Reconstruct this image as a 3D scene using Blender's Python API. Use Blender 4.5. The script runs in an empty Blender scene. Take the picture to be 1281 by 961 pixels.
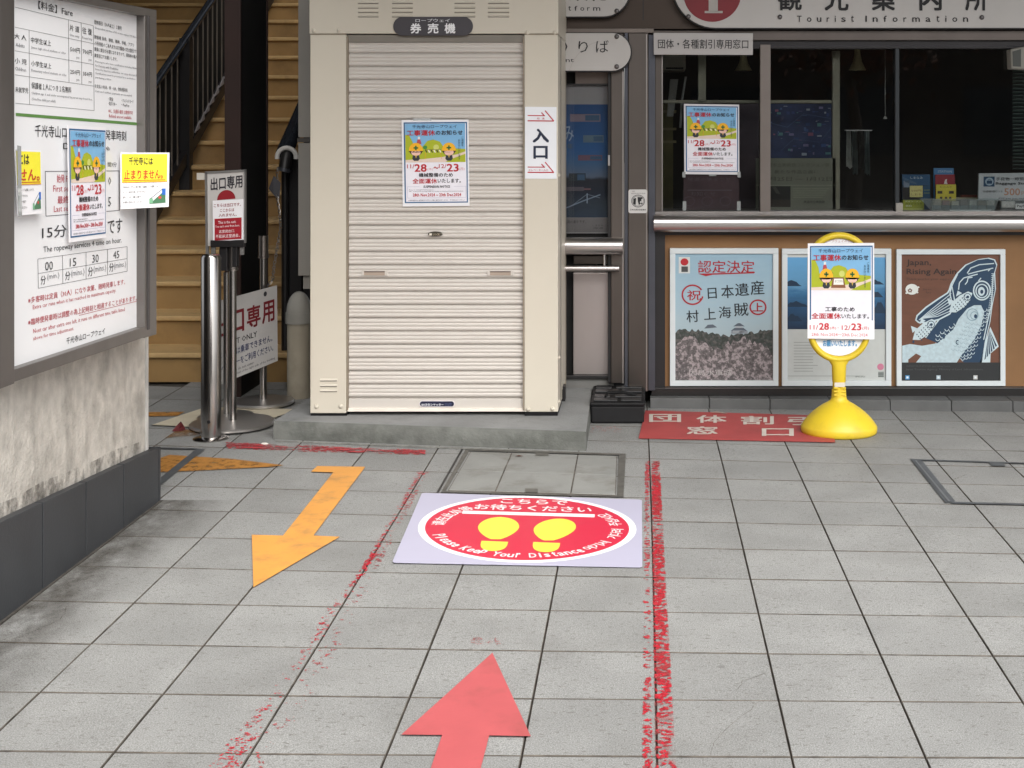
import bpy, math, random
from mathutils import Vector, noise as mn
random.seed(7)
# ------------------------------------------------------------------ camera, world, sun, exposure
SC = bpy.context.scene
COL = SC.collection
F, H, VX, VY = 1670.0, 1.38, 810.0, 165.0      # focal length in photo pixels, eye height, vanishing point
cam = bpy.data.cameras.new('camera'); cam_ob = bpy.data.objects.new('camera', cam); COL.objects.link(cam_ob)
cam.sensor_width = 36; cam.lens = F/1281*36
cam.shift_x = -(VX-640.5)/1281; cam.shift_y = -(480.5-VY)/1281
cam.clip_start = .05; cam.clip_end = 500
cam_ob.location = (0, 0, H); cam_ob.rotation_euler = (math.radians(90), 0, 0)
SC.camera = cam_ob
world = bpy.data.worlds.new('World'); SC.world = world; world.use_nodes = True
nt = world.node_tree; bg = nt.nodes['Background']
sky = nt.nodes.new('ShaderNodeTexSky'); sky.sky_type = 'NISHITA'; sky.sun_disc = False
SUN_EL, SUN_AZ = 48, 156                         # degrees; azimuth clockwise from +Y
sky.sun_elevation = math.radians(SUN_EL); sky.sun_rotation = math.radians(SUN_AZ)
sky.dust_density = 4; sky.air_density = 1.0; sky.ozone_density = 1.0
hsv = nt.nodes.new('ShaderNodeHueSaturation'); hsv.inputs['Saturation'].default_value = .22
nt.links.new(sky.outputs[0], hsv.inputs['Color']); nt.links.new(hsv.outputs[0], bg.inputs[0]); bg.inputs[1].default_value = .13
sun = bpy.data.lights.new('sun', 'SUN'); sun.energy = 1.5; sun.angle = math.radians(60); sun.color = (1, .96, .9)
sun_ob = bpy.data.objects.new('sun', sun); COL.objects.link(sun_ob)
sun_ob.rotation_euler = (math.radians(90-SUN_EL), 0, math.radians(180-SUN_AZ)); sun_ob.location = (0, -3, 8)
SC.view_settings.view_transform = 'Standard'; SC.view_settings.look = 'None'
SC.view_settings.exposure = 1.0; SC.view_settings.gamma = 1
SC.cycles.max_bounces = 8; SC.cycles.transparent_max_bounces = 16
SC.cycles.sample_clamp_indirect = 4

# ------------------------------------------------------------------ measuring: photo pixel -> place in the world
def P(Y):                                         # on a wall that faces the camera at distance Y
    return lambda x, y, w=0: Vector(((x-VX)/F*Y, Y-w, H-(y-VY)/F*Y))
def G(x, y, z=0):                                 # on a level surface at height z
    Y = F*(H-z)/(y-VY); return Vector(((x-VX)/F*Y, Y, z))
def B(x, y, w=0):                                 # on the plane of the notice board at the left
    a = (x-VX)/F; Y = (1.9465-w)/(.045-a); return Vector((a*Y, Y, H-(y-VY)/F*Y))
def bil(a, b, c, d):                              # unit square (u right, v down) over four corners TL TR BR BL
    n = (b-a).cross(d-a).normalized()
    return lambda u, v, w=0: (a*(1-u)+b*u)*(1-v)+(d*(1-u)+c*u)*v - n*w*SGN(n)
def SGN(n): return 1

# ------------------------------------------------------------------ materials
def lin(h):
    if isinstance(h, str):
        h = h.lstrip('#'); c = [int(h[i:i+2], 16)/255 for i in (0, 2, 4)]
        return tuple(x/12.92 if x < .04045 else ((x+.055)/1.055)**2.4 for x in c)
    return tuple(h)
MC = {}
def mat(name, col, rough=.6, metal=0, var=.08, scale=8, bump=0, bscale=60, stretch=(1, 1, 1), dirt=None, dscale=2, damt=.5, dlo=.5, dhi=.7, rnd=0, coat=0, spec=.5, rvar=0):
    """principled material with noise in colour, optional second dirt noise, relief and per-object variation"""
    if name in MC: return MC[name]
    m = bpy.data.materials.new(name); MC[name] = m; m.use_nodes = True
    t = m.node_tree; N = t.nodes; L = t.links; b = N['Principled BSDF']
    col = lin(col)
    b.inputs['Roughness'].default_value = rough; b.inputs['Metallic'].default_value = metal
    b.inputs['Specular IOR Level'].default_value = spec; b.inputs['Coat Weight'].default_value = coat
    geo = N.new('ShaderNodeNewGeometry'); mp = N.new('ShaderNodeMapping'); mp.inputs['Scale'].default_value = stretch
    L.new(geo.outputs['Position'], mp.inputs[0])
    nz = N.new('ShaderNodeTexNoise'); nz.inputs['Scale'].default_value = scale; nz.inputs['Detail'].default_value = 6; L.new(mp.outputs[0], nz.inputs[0])
    rp = N.new('ShaderNodeMapRange'); rp.inputs[1].default_value = .3; rp.inputs[2].default_value = .7; rp.inputs[3].default_value = 1-var; rp.inputs[4].default_value = 1+var
    L.new(nz.outputs[0], rp.inputs[0])
    mx = N.new('ShaderNodeVectorMath'); mx.operation = 'SCALE'; mx.inputs[0].default_value = col; L.new(rp.outputs[0], mx.inputs['Scale'])
    out = mx.outputs[0]
    if rnd:
        oi = N.new('ShaderNodeObjectInfo'); r2 = N.new('ShaderNodeMapRange'); r2.inputs[3].default_value = 1-rnd; r2.inputs[4].default_value = 1+rnd
        L.new(oi.outputs['Random'], r2.inputs[0]); m2 = N.new('ShaderNodeVectorMath'); m2.operation = 'SCALE'
        L.new(out, m2.inputs[0]); L.new(r2.outputs[0], m2.inputs['Scale']); out = m2.outputs[0]
    if dirt is not None:
        n2 = N.new('ShaderNodeTexNoise'); n2.inputs['Scale'].default_value = dscale; n2.inputs['Detail'].default_value = 8; n2.inputs['Roughness'].default_value = .65; L.new(mp.outputs[0], n2.inputs[0])
        r3 = N.new('ShaderNodeMapRange'); r3.inputs[1].default_value = dlo; r3.inputs[2].default_value = dhi; r3.inputs[4].default_value = damt; L.new(n2.outputs[0], r3.inputs[0])
        m3 = N.new('ShaderNodeMix'); m3.data_type = 'RGBA'; L.new(r3.outputs[0], m3.inputs[0]); L.new(out, m3.inputs[6]); m3.inputs[7].default_value = (*lin(dirt), 1); out = m3.outputs[2]
    L.new(out, b.inputs['Base Color'])
    if rvar:
        r4 = N.new('ShaderNodeMapRange'); r4.inputs[3].default_value = rough-rvar; r4.inputs[4].default_value = rough+rvar; L.new(nz.outputs[0], r4.inputs[0]); L.new(r4.outputs[0], b.inputs['Roughness'])
    if bump:
        n4 = N.new('ShaderNodeTexNoise'); n4.inputs['Scale'].default_value = bscale; n4.inputs['Detail'].default_value = 5; L.new(mp.outputs[0], n4.inputs[0])
        bp = N.new('ShaderNodeBump'); bp.inputs['Strength'].default_value = bump; bp.inputs['Distance'].default_value = .004; L.new(n4.outputs[0], bp.inputs['Height']); L.new(bp.outputs[0], b.inputs['Normal'])
    return m
def ink(c):
    return mat('print_'+c.lstrip('#'), c, .55, var=.03, scale=30)
def worn(name, col, lo, hi, scale=55, stretch=(1, 1, 1), alpha=1):
    """paint worn away in flecks: transparent where the noise is low"""
    if name in MC: return MC[name]
    m = mat(name, col, .7, var=.2, scale=30, bump=.1); t = m.node_tree; N = t.nodes; L = t.links; b = N['Principled BSDF']
    geo = N.new('ShaderNodeNewGeometry'); mp = N.new('ShaderNodeMapping'); mp.inputs['Scale'].default_value = stretch; L.new(geo.outputs['Position'], mp.inputs[0])
    nz = N.new('ShaderNodeTexNoise'); nz.inputs['Scale'].default_value = scale; nz.inputs['Detail'].default_value = 5; nz.inputs['Roughness'].default_value = .68; nz.inputs['Distortion'].default_value = .2; L.new(mp.outputs[0], nz.inputs[0])
    n2 = N.new('ShaderNodeTexNoise'); n2.inputs['Scale'].default_value = 5; n2.inputs['Detail'].default_value = 3; L.new(geo.outputs['Position'], n2.inputs[0])
    ad = N.new('ShaderNodeMath'); ad.operation = 'MULTIPLY_ADD'; ad.inputs[1].default_value = .35; L.new(n2.outputs[0], ad.inputs[0]); L.new(nz.outputs[0], ad.inputs[2])
    r = N.new('ShaderNodeMapRange'); r.inputs[1].default_value = lo+.175; r.inputs[2].default_value = hi+.175; r.inputs[4].default_value = alpha; L.new(ad.outputs[0], r.inputs[0])
    L.new(r.outputs[0], b.inputs['Alpha'])
    return m
def glass(name, tint=(1, 1, 1), refl=1.0, milky=0):
    if name in MC: return MC[name]
    m = bpy.data.materials.new(name); MC[name] = m; m.use_nodes = True; t = m.node_tree; N = t.nodes; L = t.links
    o = N['Material Output']; N.remove(N['Principled BSDF'])
    tr = N.new('ShaderNodeBsdfTransparent'); tr.inputs[0].default_value = (*tint, 1); gl = N.new('ShaderNodeBsdfGlossy'); gl.inputs['Roughness'].default_value = .02
    fr = N.new('ShaderNodeFresnel'); fr.inputs[0].default_value = 1.5; mu = N.new('ShaderNodeMath'); mu.operation = 'MULTIPLY'; mu.inputs[1].default_value = refl; L.new(fr.outputs[0], mu.inputs[0])
    mx = N.new('ShaderNodeMixShader'); L.new(mu.outputs[0], mx.inputs[0]); L.new(tr.outputs[0], mx.inputs[1]); L.new(gl.outputs[0], mx.inputs[2]); res = mx.outputs[0]
    if milky:
        df = N.new('ShaderNodeBsdfDiffuse'); df.inputs[0].default_value = (.75, .8, .8, 1); m2 = N.new('ShaderNodeMixShader'); m2.inputs[0].default_value = milky
        L.new(res, m2.inputs[1]); L.new(df.outputs[0], m2.inputs[2]); res = m2.outputs[0]
    L.new(res, o.inputs[0]); return m

M_steel = mat('stainless_steel', (.34, .31, .29), .32, 1, var=.06, scale=3, bump=.03, bscale=40, stretch=(1, 1, .06), rvar=.06)
M_steel_d = mat('stainless_cladding', (.125, .108, .097), .38, .85, var=.18, scale=2.5, stretch=(1, 1, .35), rvar=.1)
M_tube = mat('polished_tube', (.60, .57, .56), .3, 1, var=.03, scale=5)
M_chrome = mat('chrome_steel', (.42, .40, .385), .2, 1, var=.05, scale=9, rvar=.04)
M_alu = mat('aluminium_frame', (.4, .39, .38), .4, .8, var=.05, scale=5)
M_frame = mat('board_frame_metal', (.20, .185, .175), .38, .8, var=.12, scale=6, stretch=(1, 1, .4))
M_white_frame = mat('white_frame', '#d5dde0', .45, var=.03)
M_black = mat('black_metal', (.012, .011, .012), .45, var=.2)
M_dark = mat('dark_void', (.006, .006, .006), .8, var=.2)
M_brown = mat('brown_column_paint', (.028, .012, .009), .5, var=.15, scale=5)
M_rail = mat('dark_handrail', (.03, .035, .045), .22, .3, var=.1)
M_beige = mat('booth_beige_paint', '#cfc8b9', .45, var=.025, scale=3, dirt='#a89e8c', dscale=1.5, damt=.18, dlo=.5, dhi=.75, bump=.02, bscale=300)
M_shut = mat('shutter_paint', '#cbc5be', .38, var=.02, scale=3, dirt='#aaa298', dscale=3, damt=.15, dlo=.5, dhi=.8, coat=.15)
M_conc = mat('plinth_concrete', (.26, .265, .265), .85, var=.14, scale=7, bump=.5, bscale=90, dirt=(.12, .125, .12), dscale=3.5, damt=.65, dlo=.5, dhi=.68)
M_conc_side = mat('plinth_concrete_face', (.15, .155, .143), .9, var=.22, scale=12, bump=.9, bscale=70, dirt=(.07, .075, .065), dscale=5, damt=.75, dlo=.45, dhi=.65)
M_plaster = mat('stained_plaster', (.55, .52, .47), .9, var=.17, scale=22, bump=1.2, bscale=110, stretch=(1, 1, .85), dirt=(.22, .205, .18), dscale=4.0, damt=.75, dlo=.52, dhi=.74)
M_skirt = mat('dark_skirting_tile', (.038, .041, .046), .5, var=.13, scale=5, bump=.15, bscale=120, rnd=.08)
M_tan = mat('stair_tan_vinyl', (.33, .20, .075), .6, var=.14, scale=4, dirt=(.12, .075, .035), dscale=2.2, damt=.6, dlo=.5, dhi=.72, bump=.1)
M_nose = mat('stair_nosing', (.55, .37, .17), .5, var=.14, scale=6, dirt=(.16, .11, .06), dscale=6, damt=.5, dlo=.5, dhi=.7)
M_cork = mat('brown_backboard', (.24, .125, .052), .75, var=.12, scale=3, bump=.1)
M_yellow = mat('yellow_plastic', (.72, .53, .025), .45, var=.05, scale=6, coat=.08, dirt=(.42, .29, .05), dscale=9, damt=.4, dlo=.52, dhi=.72, bump=.05, bscale=150)
M_rubber = mat('black_rubber', (.007, .007, .008), .6, var=.25, scale=20, bump=.1, spec=.25)
M_signface = mat('silver_sign_face', (.56, .54, .52), .5, .1, var=.05, scale=2)
M_white = mat('white_paint', '#e6e6e6', .5, var=.03)
M_grey = mat('grey_duct_paint', (.29, .275, .25), .6, var=.06, scale=4)
M_post = mat('beige_pvc', (.36, .32, .25), .5, var=.07, scale=5, dirt=(.2, .17, .12), dscale=4, damt=.5)
M_grout = mat('grout', (.06, .054, .048), .95, var=.3, scale=30, bump=.3)
def tile_mat():
    m = mat('paving_tile', (.262, .265, .259), .75, var=.09, scale=4.5, dirt=(.15, .147, .138), dscale=2.6, damt=.38, dlo=.50, dhi=.74, rnd=.08, bump=.35, bscale=70, stretch=(1, 1, 1))
    t = m.node_tree; N = t.nodes; L = t.links; b = N['Principled BSDF']
    geo = N.new('ShaderNodeNewGeometry'); src = b.inputs['Base Color'].links[0].from_socket
    mp = N.new('ShaderNodeMapping'); mp.inputs['Scale'].default_value = (.55, 1, 1); L.new(geo.outputs['Position'], mp.inputs[0])
    v = N.new('ShaderNodeTexNoise'); v.inputs['Scale'].default_value = 95; v.inputs['Detail'].default_value = 3; L.new(mp.outputs[0], v.inputs[0])
    r = N.new('ShaderNodeMapRange'); r.inputs[1].default_value = .59; r.inputs[2].default_value = .68; r.inputs[4].default_value = .8; L.new(v.outputs[0], r.inputs[0])
    mx = N.new('ShaderNodeMix'); mx.data_type = 'RGBA'; L.new(r.outputs[0], mx.inputs[0]); L.new(src, mx.inputs[6]); mx.inputs[7].default_value = (.16, .155, .145, 1)
    f = N.new('ShaderNodeTexNoise'); f.inputs['Scale'].default_value = 300; f.inputs['Detail'].default_value = 2; L.new(geo.outputs['Position'], f.inputs[0])
    r2 = N.new('ShaderNodeMapRange'); r2.inputs[1].default_value = .3; r2.inputs[2].default_value = .7; r2.inputs[3].default_value = .60; r2.inputs[4].default_value = 1.38; L.new(f.outputs[0], r2.inputs[0])
    s = N.new('ShaderNodeVectorMath'); s.operation = 'SCALE'; L.new(mx.outputs[2], s.inputs[0]); L.new(r2.outputs[0], s.inputs['Scale']);     vo = N.new('ShaderNodeTexVoronoi'); vo.inputs['Scale'].default_value = 4.5; L.new(geo.outputs['Position'], vo.inputs[0])
    c1 = N.new('ShaderNodeMath'); c1.operation = 'LESS_THAN'; c1.inputs[1].default_value = .045; L.new(vo.outputs['Distance'], c1.inputs[0])
    sp = N.new('ShaderNodeSeparateColor'); L.new(vo.outputs['Color'], sp.inputs[0]); c2 = N.new('ShaderNodeMath'); c2.operation = 'GREATER_THAN'; c2.inputs[1].default_value = .72; L.new(sp.outputs[0], c2.inputs[0])
    c3 = N.new('ShaderNodeMath'); c3.operation = 'MULTIPLY'; L.new(c1.outputs[0], c3.inputs[0]); L.new(c2.outputs[0], c3.inputs[1]); c4 = N.new('ShaderNodeMath'); c4.operation = 'MULTIPLY'; c4.inputs[1].default_value = .5; L.new(c3.outputs[0], c4.inputs[0])
    m9 = N.new('ShaderNodeMix'); m9.data_type = 'RGBA'; L.new(c4.outputs[0], m9.inputs[0]); L.new(s.outputs[0], m9.inputs[6]); m9.inputs[7].default_value = (.12, .115, .11, 1)
    L.new(m9.outputs[2], b.inputs['Base Color'])
    return m
M_tile = tile_mat()
M_tedge = mat('tile_edge_dirt', (.105, .092, .078), .95, var=.5, scale=18)

# ------------------------------------------------------------------ mesh builder
WL = {}                                            # world position of every object's origin
class MB:
    def __init__(s): s.v = []; s.f = []; s.mi = []; s.m = []
    def add(s, vs, fs, m):
        if m not in s.m: s.m.append(m)
        k = s.m.index(m); o = len(s.v); s.v += [Vector(p) for p in vs]
        for f in fs: s.f.append([i+o for i in f]); s.mi.append(k)
        return s
    def poly(s, pts, m): return s.add(pts, [list(range(len(pts)))], m)
    def hexa(s, a, b, m):                           # two loops of n points, joined as a closed solid
        n = len(a); fs = [list(range(n))[::-1], list(range(n, 2*n))]
        for i in range(n): j = (i+1) % n; fs.append([i, j, n+j, n+i])
        return s.add(list(a)+list(b), fs, m)
    def ext(s, pts, d, m): d = Vector(d); return s.hexa([Vector(p) for p in pts], [Vector(p)+d for p in pts], m)
    def box(s, x0, x1, y0, y1, z0, z1, m):
        return s.hexa([(x0, y0, z0), (x1, y0, z0), (x1, y1, z0), (x0, y1, z0)], [(x0, y0, z1), (x1, y0, z1), (x1, y1, z1), (x0, y1, z1)], m)
    def slab(s, mp, x0, y0, x1, y1, w0, w1, m):      # rectangle in photo pixels on a mapped plane, from depth w0 to w1
        c = [(x0, y0), (x1, y0), (x1, y1), (x0, y1)]
        return s.hexa([mp(x, y, w0) for x, y in c], [mp(x, y, w1) for x, y in c], m)
    def tube(s, path, r, m, seg=12, caps=True):
        path = [Vector(p) for p in path]; rs = r if isinstance(r, (list, tuple)) else [r]*len(path); vs = []; fs = []; n = len(path); up = None
        for i, p in enumerate(path):
            d = (path[min(i+1, n-1)]-path[max(i-1, 0)]).normalized()
            if up is None: up = d.orthogonal().normalized()
            up = (up-d*up.dot(d)).normalized(); sd = d.cross(up)
            for k in range(seg): a = 2*math.pi*k/seg; vs.append(p+(up*math.cos(a)+sd*math.sin(a))*rs[i])
        for i in range(n-1):
            for k in range(seg): q = (k+1) % seg; fs.append([i*seg+k, i*seg+q, (i+1)*seg+q, (i+1)*seg+k])
        if caps: fs.append(list(range(seg))[::-1]); fs.append([(n-1)*seg+k for k in range(seg)])
        return s.add(vs, fs, m)
    def lathe(s, c, prof, m, seg=32, sx=1, sy=1):
        c = Vector(c); vs = []; fs = []; n = len(prof)
        for r, z in prof:
            for k in range(seg): a = 2*math.pi*k/seg; vs.append(c+Vector((r*math.cos(a)*sx, r*math.sin(a)*sy, z)))
        for i in range(n-1):
            for k in range(seg): q = (k+1) % seg; fs.append([i*seg+k, i*seg+q, (i+1)*seg+q, (i+1)*seg+k])
        fs.append(list(range(seg))[::-1]); fs.append([(n-1)*seg+k for k in range(seg)])
        return s.add(vs, fs, m)
    def build(s, name, parent=None, label=None, cat=None, group=None, kind=None, smooth=False, bevel=0, origin=None):
        me = bpy.data.meshes.new(name)
        if parent is not None: base = WL[parent.name]
        else: base = Vector((0, 0, 0))
        if origin is None:
            if parent is not None: o = base
            elif kind == 'structure': o = Vector((0, 0, 0))
            else:
                xs = [p.x for p in s.v]; ys = [p.y for p in s.v]; o = Vector(((min(xs)+max(xs))/2, (min(ys)+max(ys))/2, min(p.z for p in s.v)))
        else: o = Vector(origin)
        me.from_pydata([p-o for p in s.v], [], s.f)
        for m in s.m: me.materials.append(m)
        me.polygons.foreach_set('material_index', s.mi)
        me.update()
        ob = bpy.data.objects.new(name, me); COL.objects.link(ob); ob.parent = parent; ob.location = o-base; WL[ob.name] = o
        if smooth:
            me.polygons.foreach_set('use_smooth', [True]*len(me.polygons))
            me.set_sharp_from_angle(angle=math.radians(smooth if smooth is not True else 35))
        if bevel:
            bv = ob.modifiers.new('bevel', 'BEVEL'); bv.width = bevel; bv.segments = 2; bv.limit_method = 'ANGLE'
        tag(ob, label, cat, group, kind); return ob
def tag(o, label=None, cat=None, group=None, kind=None):
    if label: o['label'] = label
    if cat: o['category'] = cat
    if group: o['group'] = group
    if kind: o['kind'] = kind
def thing(name, label, cat, loc=(0, 0, 0), group=None, kind=None):
    o = bpy.data.objects.new(name, None); COL.objects.link(o); o.location = loc; o.empty_display_size = .1; WL[o.name] = Vector(loc)
    tag(o, label, cat, group, kind); return o
def relabel_copy(src, delta, label=None, kids=True, parent=None):
    c = src.copy(); COL.objects.link(c); c.parent = parent; c.location = src.location+Vector(delta); WL[c.name] = WL[src.name]+Vector(delta)
    if label: c['label'] = label
    if kids:
        for ch in src.children:
            d = ch.copy(); COL.objects.link(d); d.parent = c; WL[d.name] = WL[ch.name]+Vector(delta)
    return c

# ------------------------------------------------------------------ lettering
TC = {}
def glyphs(s, bold, res=2):
    k = (s, res)
    if k not in TC:
        cu = bpy.data.curves.new('t', 'FONT'); cu.body = s; cu.resolution_u = res; cu.fill_mode = 'FRONT'
        ob = bpy.data.objects.new('t', cu); me = ob.to_mesh()
        vs = [(v.co.x, v.co.y) for v in me.vertices]; fs = [list(p.vertices) for p in me.polygons]
        ob.to_mesh_clear(); bpy.data.objects.remove(ob); bpy.data.curves.remove(cu)
        if not vs: vs = [(0, 0), (1, 0), (0, 1)]
        x0 = min(v[0] for v in vs); x1 = max(v[0] for v in vs); y0 = min(v[1] for v in vs); y1 = max(v[1] for v in vs)
        TC[k] = ([((x-x0)/max(x1-x0, 1e-6), 1-(y-y0)/max(y1-y0, 1e-6)) for x, y in vs], fs, x1-x0, y1-y0)
    vs, fs, w, h = TC[k]; out = []                  # heavier weights: copies of the print shifted a hair, one over the other
    d = bold*.011; ex, ey = d/max(w, .05), d/max(h, .05); ex = min(ex, .12); ey = min(ey, .12)
    sh = [(0, 0)] if bold < .45 else [(-1, -.5), (1, .5)] if bold < 1.1 else [(-1, -1), (1, -1), (-1, 1), (1, 1)]
    for n, (a, b) in enumerate(sh): out.append(([(ex+u*(1-2*ex)+a*ex, ey+v*(1-2*ey)+b*ey) for u, v in vs], fs, n*.00007))
    return out
class Sheet:
    """flat print: coordinates of a measured crop (x0,y0,x1,y1) laid over a surface map q(u,v,w)"""
    def __init__(s, q, crop=(0, 0, 1, 1), w0=.0006, dw=.0004): s.q = q; s.c = crop; s.mb = MB(); s.w0 = w0; s.dw = dw
    def p(s, x, y, l=0):
        c = s.c; return s.q((x-c[0])/(c[2]-c[0]), (y-c[1])/(c[3]-c[1]), s.w0+l*s.dw)
    def _m(s, c): return ink(c) if isinstance(c, str) else c
    def rect(s, x0, y0, x1, y1, c, l=0): s.mb.poly([s.p(x0, y0, l), s.p(x1, y0, l), s.p(x1, y1, l), s.p(x0, y1, l)], s._m(c)); return s
    def poly(s, pts, c, l=0): s.mb.poly([s.p(x, y, l) for x, y in pts], s._m(c)); return s
    def ell(s, x, y, rx, ry, c, l=0, a0=0, a1=360, n=28):
        pts = [(x+rx*math.cos(math.radians(a0+(a1-a0)*k/n)), y+ry*math.sin(math.radians(a0+(a1-a0)*k/n))) for k in range(n+(a1-a0 < 360))]
        return s.poly(pts, c, l)
    def ring(s, x, y, rx, ry, t, c, l=0, a0=0, a1=360, n=32):
        vs = []; fs = []
        for k in range(n+1):
            a = math.radians(a0+(a1-a0)*k/n); vs += [s.p(x+rx*math.cos(a), y+ry*math.sin(a), l), s.p(x+(rx-t)*math.cos(a), y+(ry-t)*math.sin(a), l)]
        for k in range(n): fs.append([2*k, 2*k+2, 2*k+3, 2*k+1])
        s.mb.add(vs, fs, s._m(c)); return s
    def line(s, pts, t, c, l=0):
        for (x0, y0), (x1, y1) in zip(pts, pts[1:]):
            d = math.hypot(x1-x0, y1-y0) or 1; nx = -(y1-y0)/d*t/2; ny = (x1-x0)/d*t/2
            s.poly([(x0+nx, y0+ny), (x1+nx, y1+ny), (x1-nx, y1-ny), (x0-nx, y0-ny)], c, l)
        return s
    def text(s, st, x0, y0, x1, y1, c, bold=0, l=3, rot=0, res=2, quad=None):
        cx, cy = (x0+x1)/2, (y0+y1)/2; ca, sa = math.cos(rot), math.sin(rot)
        for vs, fs, dl in glyphs(st, bold, res):
          out = []
          for u, v in vs:
            if quad:
                (ax, ay), (bx, by), (qx, qy), (dx, dy) = quad
                X = (ax*(1-u)+bx*u)*(1-v)+(dx*(1-u)+qx*u)*v; Y = (ay*(1-u)+by*u)*(1-v)+(dy*(1-u)+qy*u)*v
            else:
                X = x0+(x1-x0)*u; Y = y0+(y1-y0)*v
                if rot: X, Y = cx+(X-cx)*ca-(Y-cy)*sa, cy+(X-cx)*sa+(Y-cy)*ca
            out.append(s.p(X, Y, l+dl/s.dw))
          s.mb.add(out, fs, s._m(c))
        return s
    def vtext(s, st, x0, y0, x1, y1, c, bold=0, l=3):
        n = len(st); h = (y1-y0)/n
        for k, ch in enumerate(st): s.text(ch, x0, y0+h*k+h*.06, x1, y0+h*(k+1)-h*.06, c, bold, l)
        return s
    def build(s, name, parent, **k): return s.mb.build(name, parent, **k)
def quadmap(*c):                                    # corners TL TR BR BL already in the world; w rises toward the viewer
    a, b, cc, d = [Vector(p) for p in c]
    n = (b-a).cross(d-a).normalized(); view = Vector((0, 0, H))-(a+cc)/2
    if n.dot(view) < 0: n = -n
    return lambda u, v, w=0: (a*(1-u)+b*u)*(1-v)+(d*(1-u)+cc*u)*v + n*w
def rmap(Y, x0, y0, x1, y1):
    m = P(Y); return quadmap(m(x0, y0), m(x1, y0), m(x1, y1), m(x0, y1))
def panel(q, t, m, name, parent=None, inset=0, bevel=0, **k):    # a thin solid sheet under a map
    mb = MB(); c = [(0, 0), (1, 0), (1, 1), (0, 1)]
    mb.hexa([q(u, v, -t) for u, v in c], [q(u, v, 0) for u, v in c], m); return mb.build(name, parent, bevel=bevel, **k)

# ================================================================== THE GROUND
CX = [0.020885, 0.297976, -0.000243, 0.000662, -0.00092, -0.000131]
CY = [2.948767, -0.003232, 0.294372, -0.003068, 0.000427, 0.000458]
def TJ(j, i):
    b = (1, j, i, j*i, j*j, i*i); return sum(p*q for p, q in zip(CX, b)), sum(p*q for p, q in zip(CY, b))
gm = MB(); gm.poly([(-60, -60, -.014), (60, -60, -.014), (60, 60, -.014), (-60, 60, -.014)], M_grout)
ground = gm.build('ground', kind='structure', label='grey paved forecourt in front of the ropeway ticket office')
def tile(j, i):
    g = .0016; gy = .0027; pts = []
    for a, b, sa, sb in ((j, i, 1, 1), (j+1, i, -1, 1), (j+1, i+1, -1, -1), (j, i+1, 1, -1)):
        x, y = TJ(a, b); pts.append((x+sa*g*1.05, y+sb*gy))
    dz = random.uniform(-.0006, .0005); tx = random.uniform(-.0005, .0005)
    top = []; mid = []; bot = []
    cx = sum(p[0] for p in pts)/4; cy = sum(p[1] for p in pts)/4
    for k, (x, y) in enumerate(pts):
        ix = x+(.0016 if x < cx else -.0016); iy = y+(.0016 if y < cy else -.0016); s = tx if k in (0, 3) else -tx
        top.append((ix, iy, dz+s)); mid.append((x, y, dz+s-.0016)); bot.append((x, y, -.0135))
    mb = MB(); fs = []
    for k in range(4): q = (k+1) % 4; fs += [[k, q, 4+q, 4+k], [4+k, 4+q, 8+q, 8+k]]
    mb.add(bot+mid+top, fs, M_tedge); mb.add(top, [[0, 1, 2, 3]], M_tile); return mb.build('tile', ground, origin=(cx, cy, -.0135))
nt_ = 0
for i in range(-3, 16):
    for j in range(-9, 7):
        x, y = TJ(j+.5, i+.5); px = VX+F*x/y; py = VY+F*H/y
        if x < -2.15 and y < 4.7: continue
        if y > 6.9 and x > -1.2: continue
        if y > 7.4: continue
        if px < -160 or px > 1450: continue
        if -1.5 < x < -.5 and 5.95 < y: continue
        tile(j, i); nt_ += 1

mb = MB()
for i in range(-16, 16):
    for j in range(-9, 15):
        x, y = TJ(j+.5, i+.5); px = VX+F*x/max(y, .1); py = VY+F*H/max(y, .1)
        near = i >= -3 and j < 7 and -160 <= px <= 1450
        if near or y > 6.9 or (x < -2.15 and y < 4.7 and i > -3): continue
        c4 = [TJ(j, i), TJ(j+1, i), TJ(j+1, i+1), TJ(j, i+1)]; sg = [(1, 1), (-1, 1), (-1, -1), (1, -1)]
        mb.hexa([(a+u*.0018, b+v*.003, -.0135) for (a, b), (u, v) in zip(c4, sg)], [(a+u*.0018, b+v*.003, -.0003) for (a, b), (u, v) in zip(c4, sg)], M_tile)
o = mb.build('outer_paving', ground); o['kind'] = 'stuff'
def crack(pts, w=.0010):
    mb = MB(); q_ = [G(*p, .0012) for p in pts]; fine = []
    for a_, b_ in zip(q_, q_[1:]):
        for k in range(5): fine.append(a_.lerp(b_, k/5)+Vector((random.uniform(-.004, .004), random.uniform(-.004, .004), 0)))
    fine.append(q_[-1])
    for a_, b_ in zip(fine, fine[1:]):
        d = (b_-a_).normalized(); n_ = Vector((-d.y, d.x, 0))*w*random.uniform(.3, .8); mb.poly([a_-n_, b_-n_, b_+n_, a_+n_], M_tedge)
    mb.build('crack', ground)
crack([(85, 758), (76, 775), (45, 789), (5, 803)]); crack([(958, 842), (930, 851), (921, 864)]); crack([(951, 878), (916, 905), (893, 930), (889, 945)], .0007); crack([(1190, 601), (1200, 597), (1210, 594)], .002)

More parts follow.
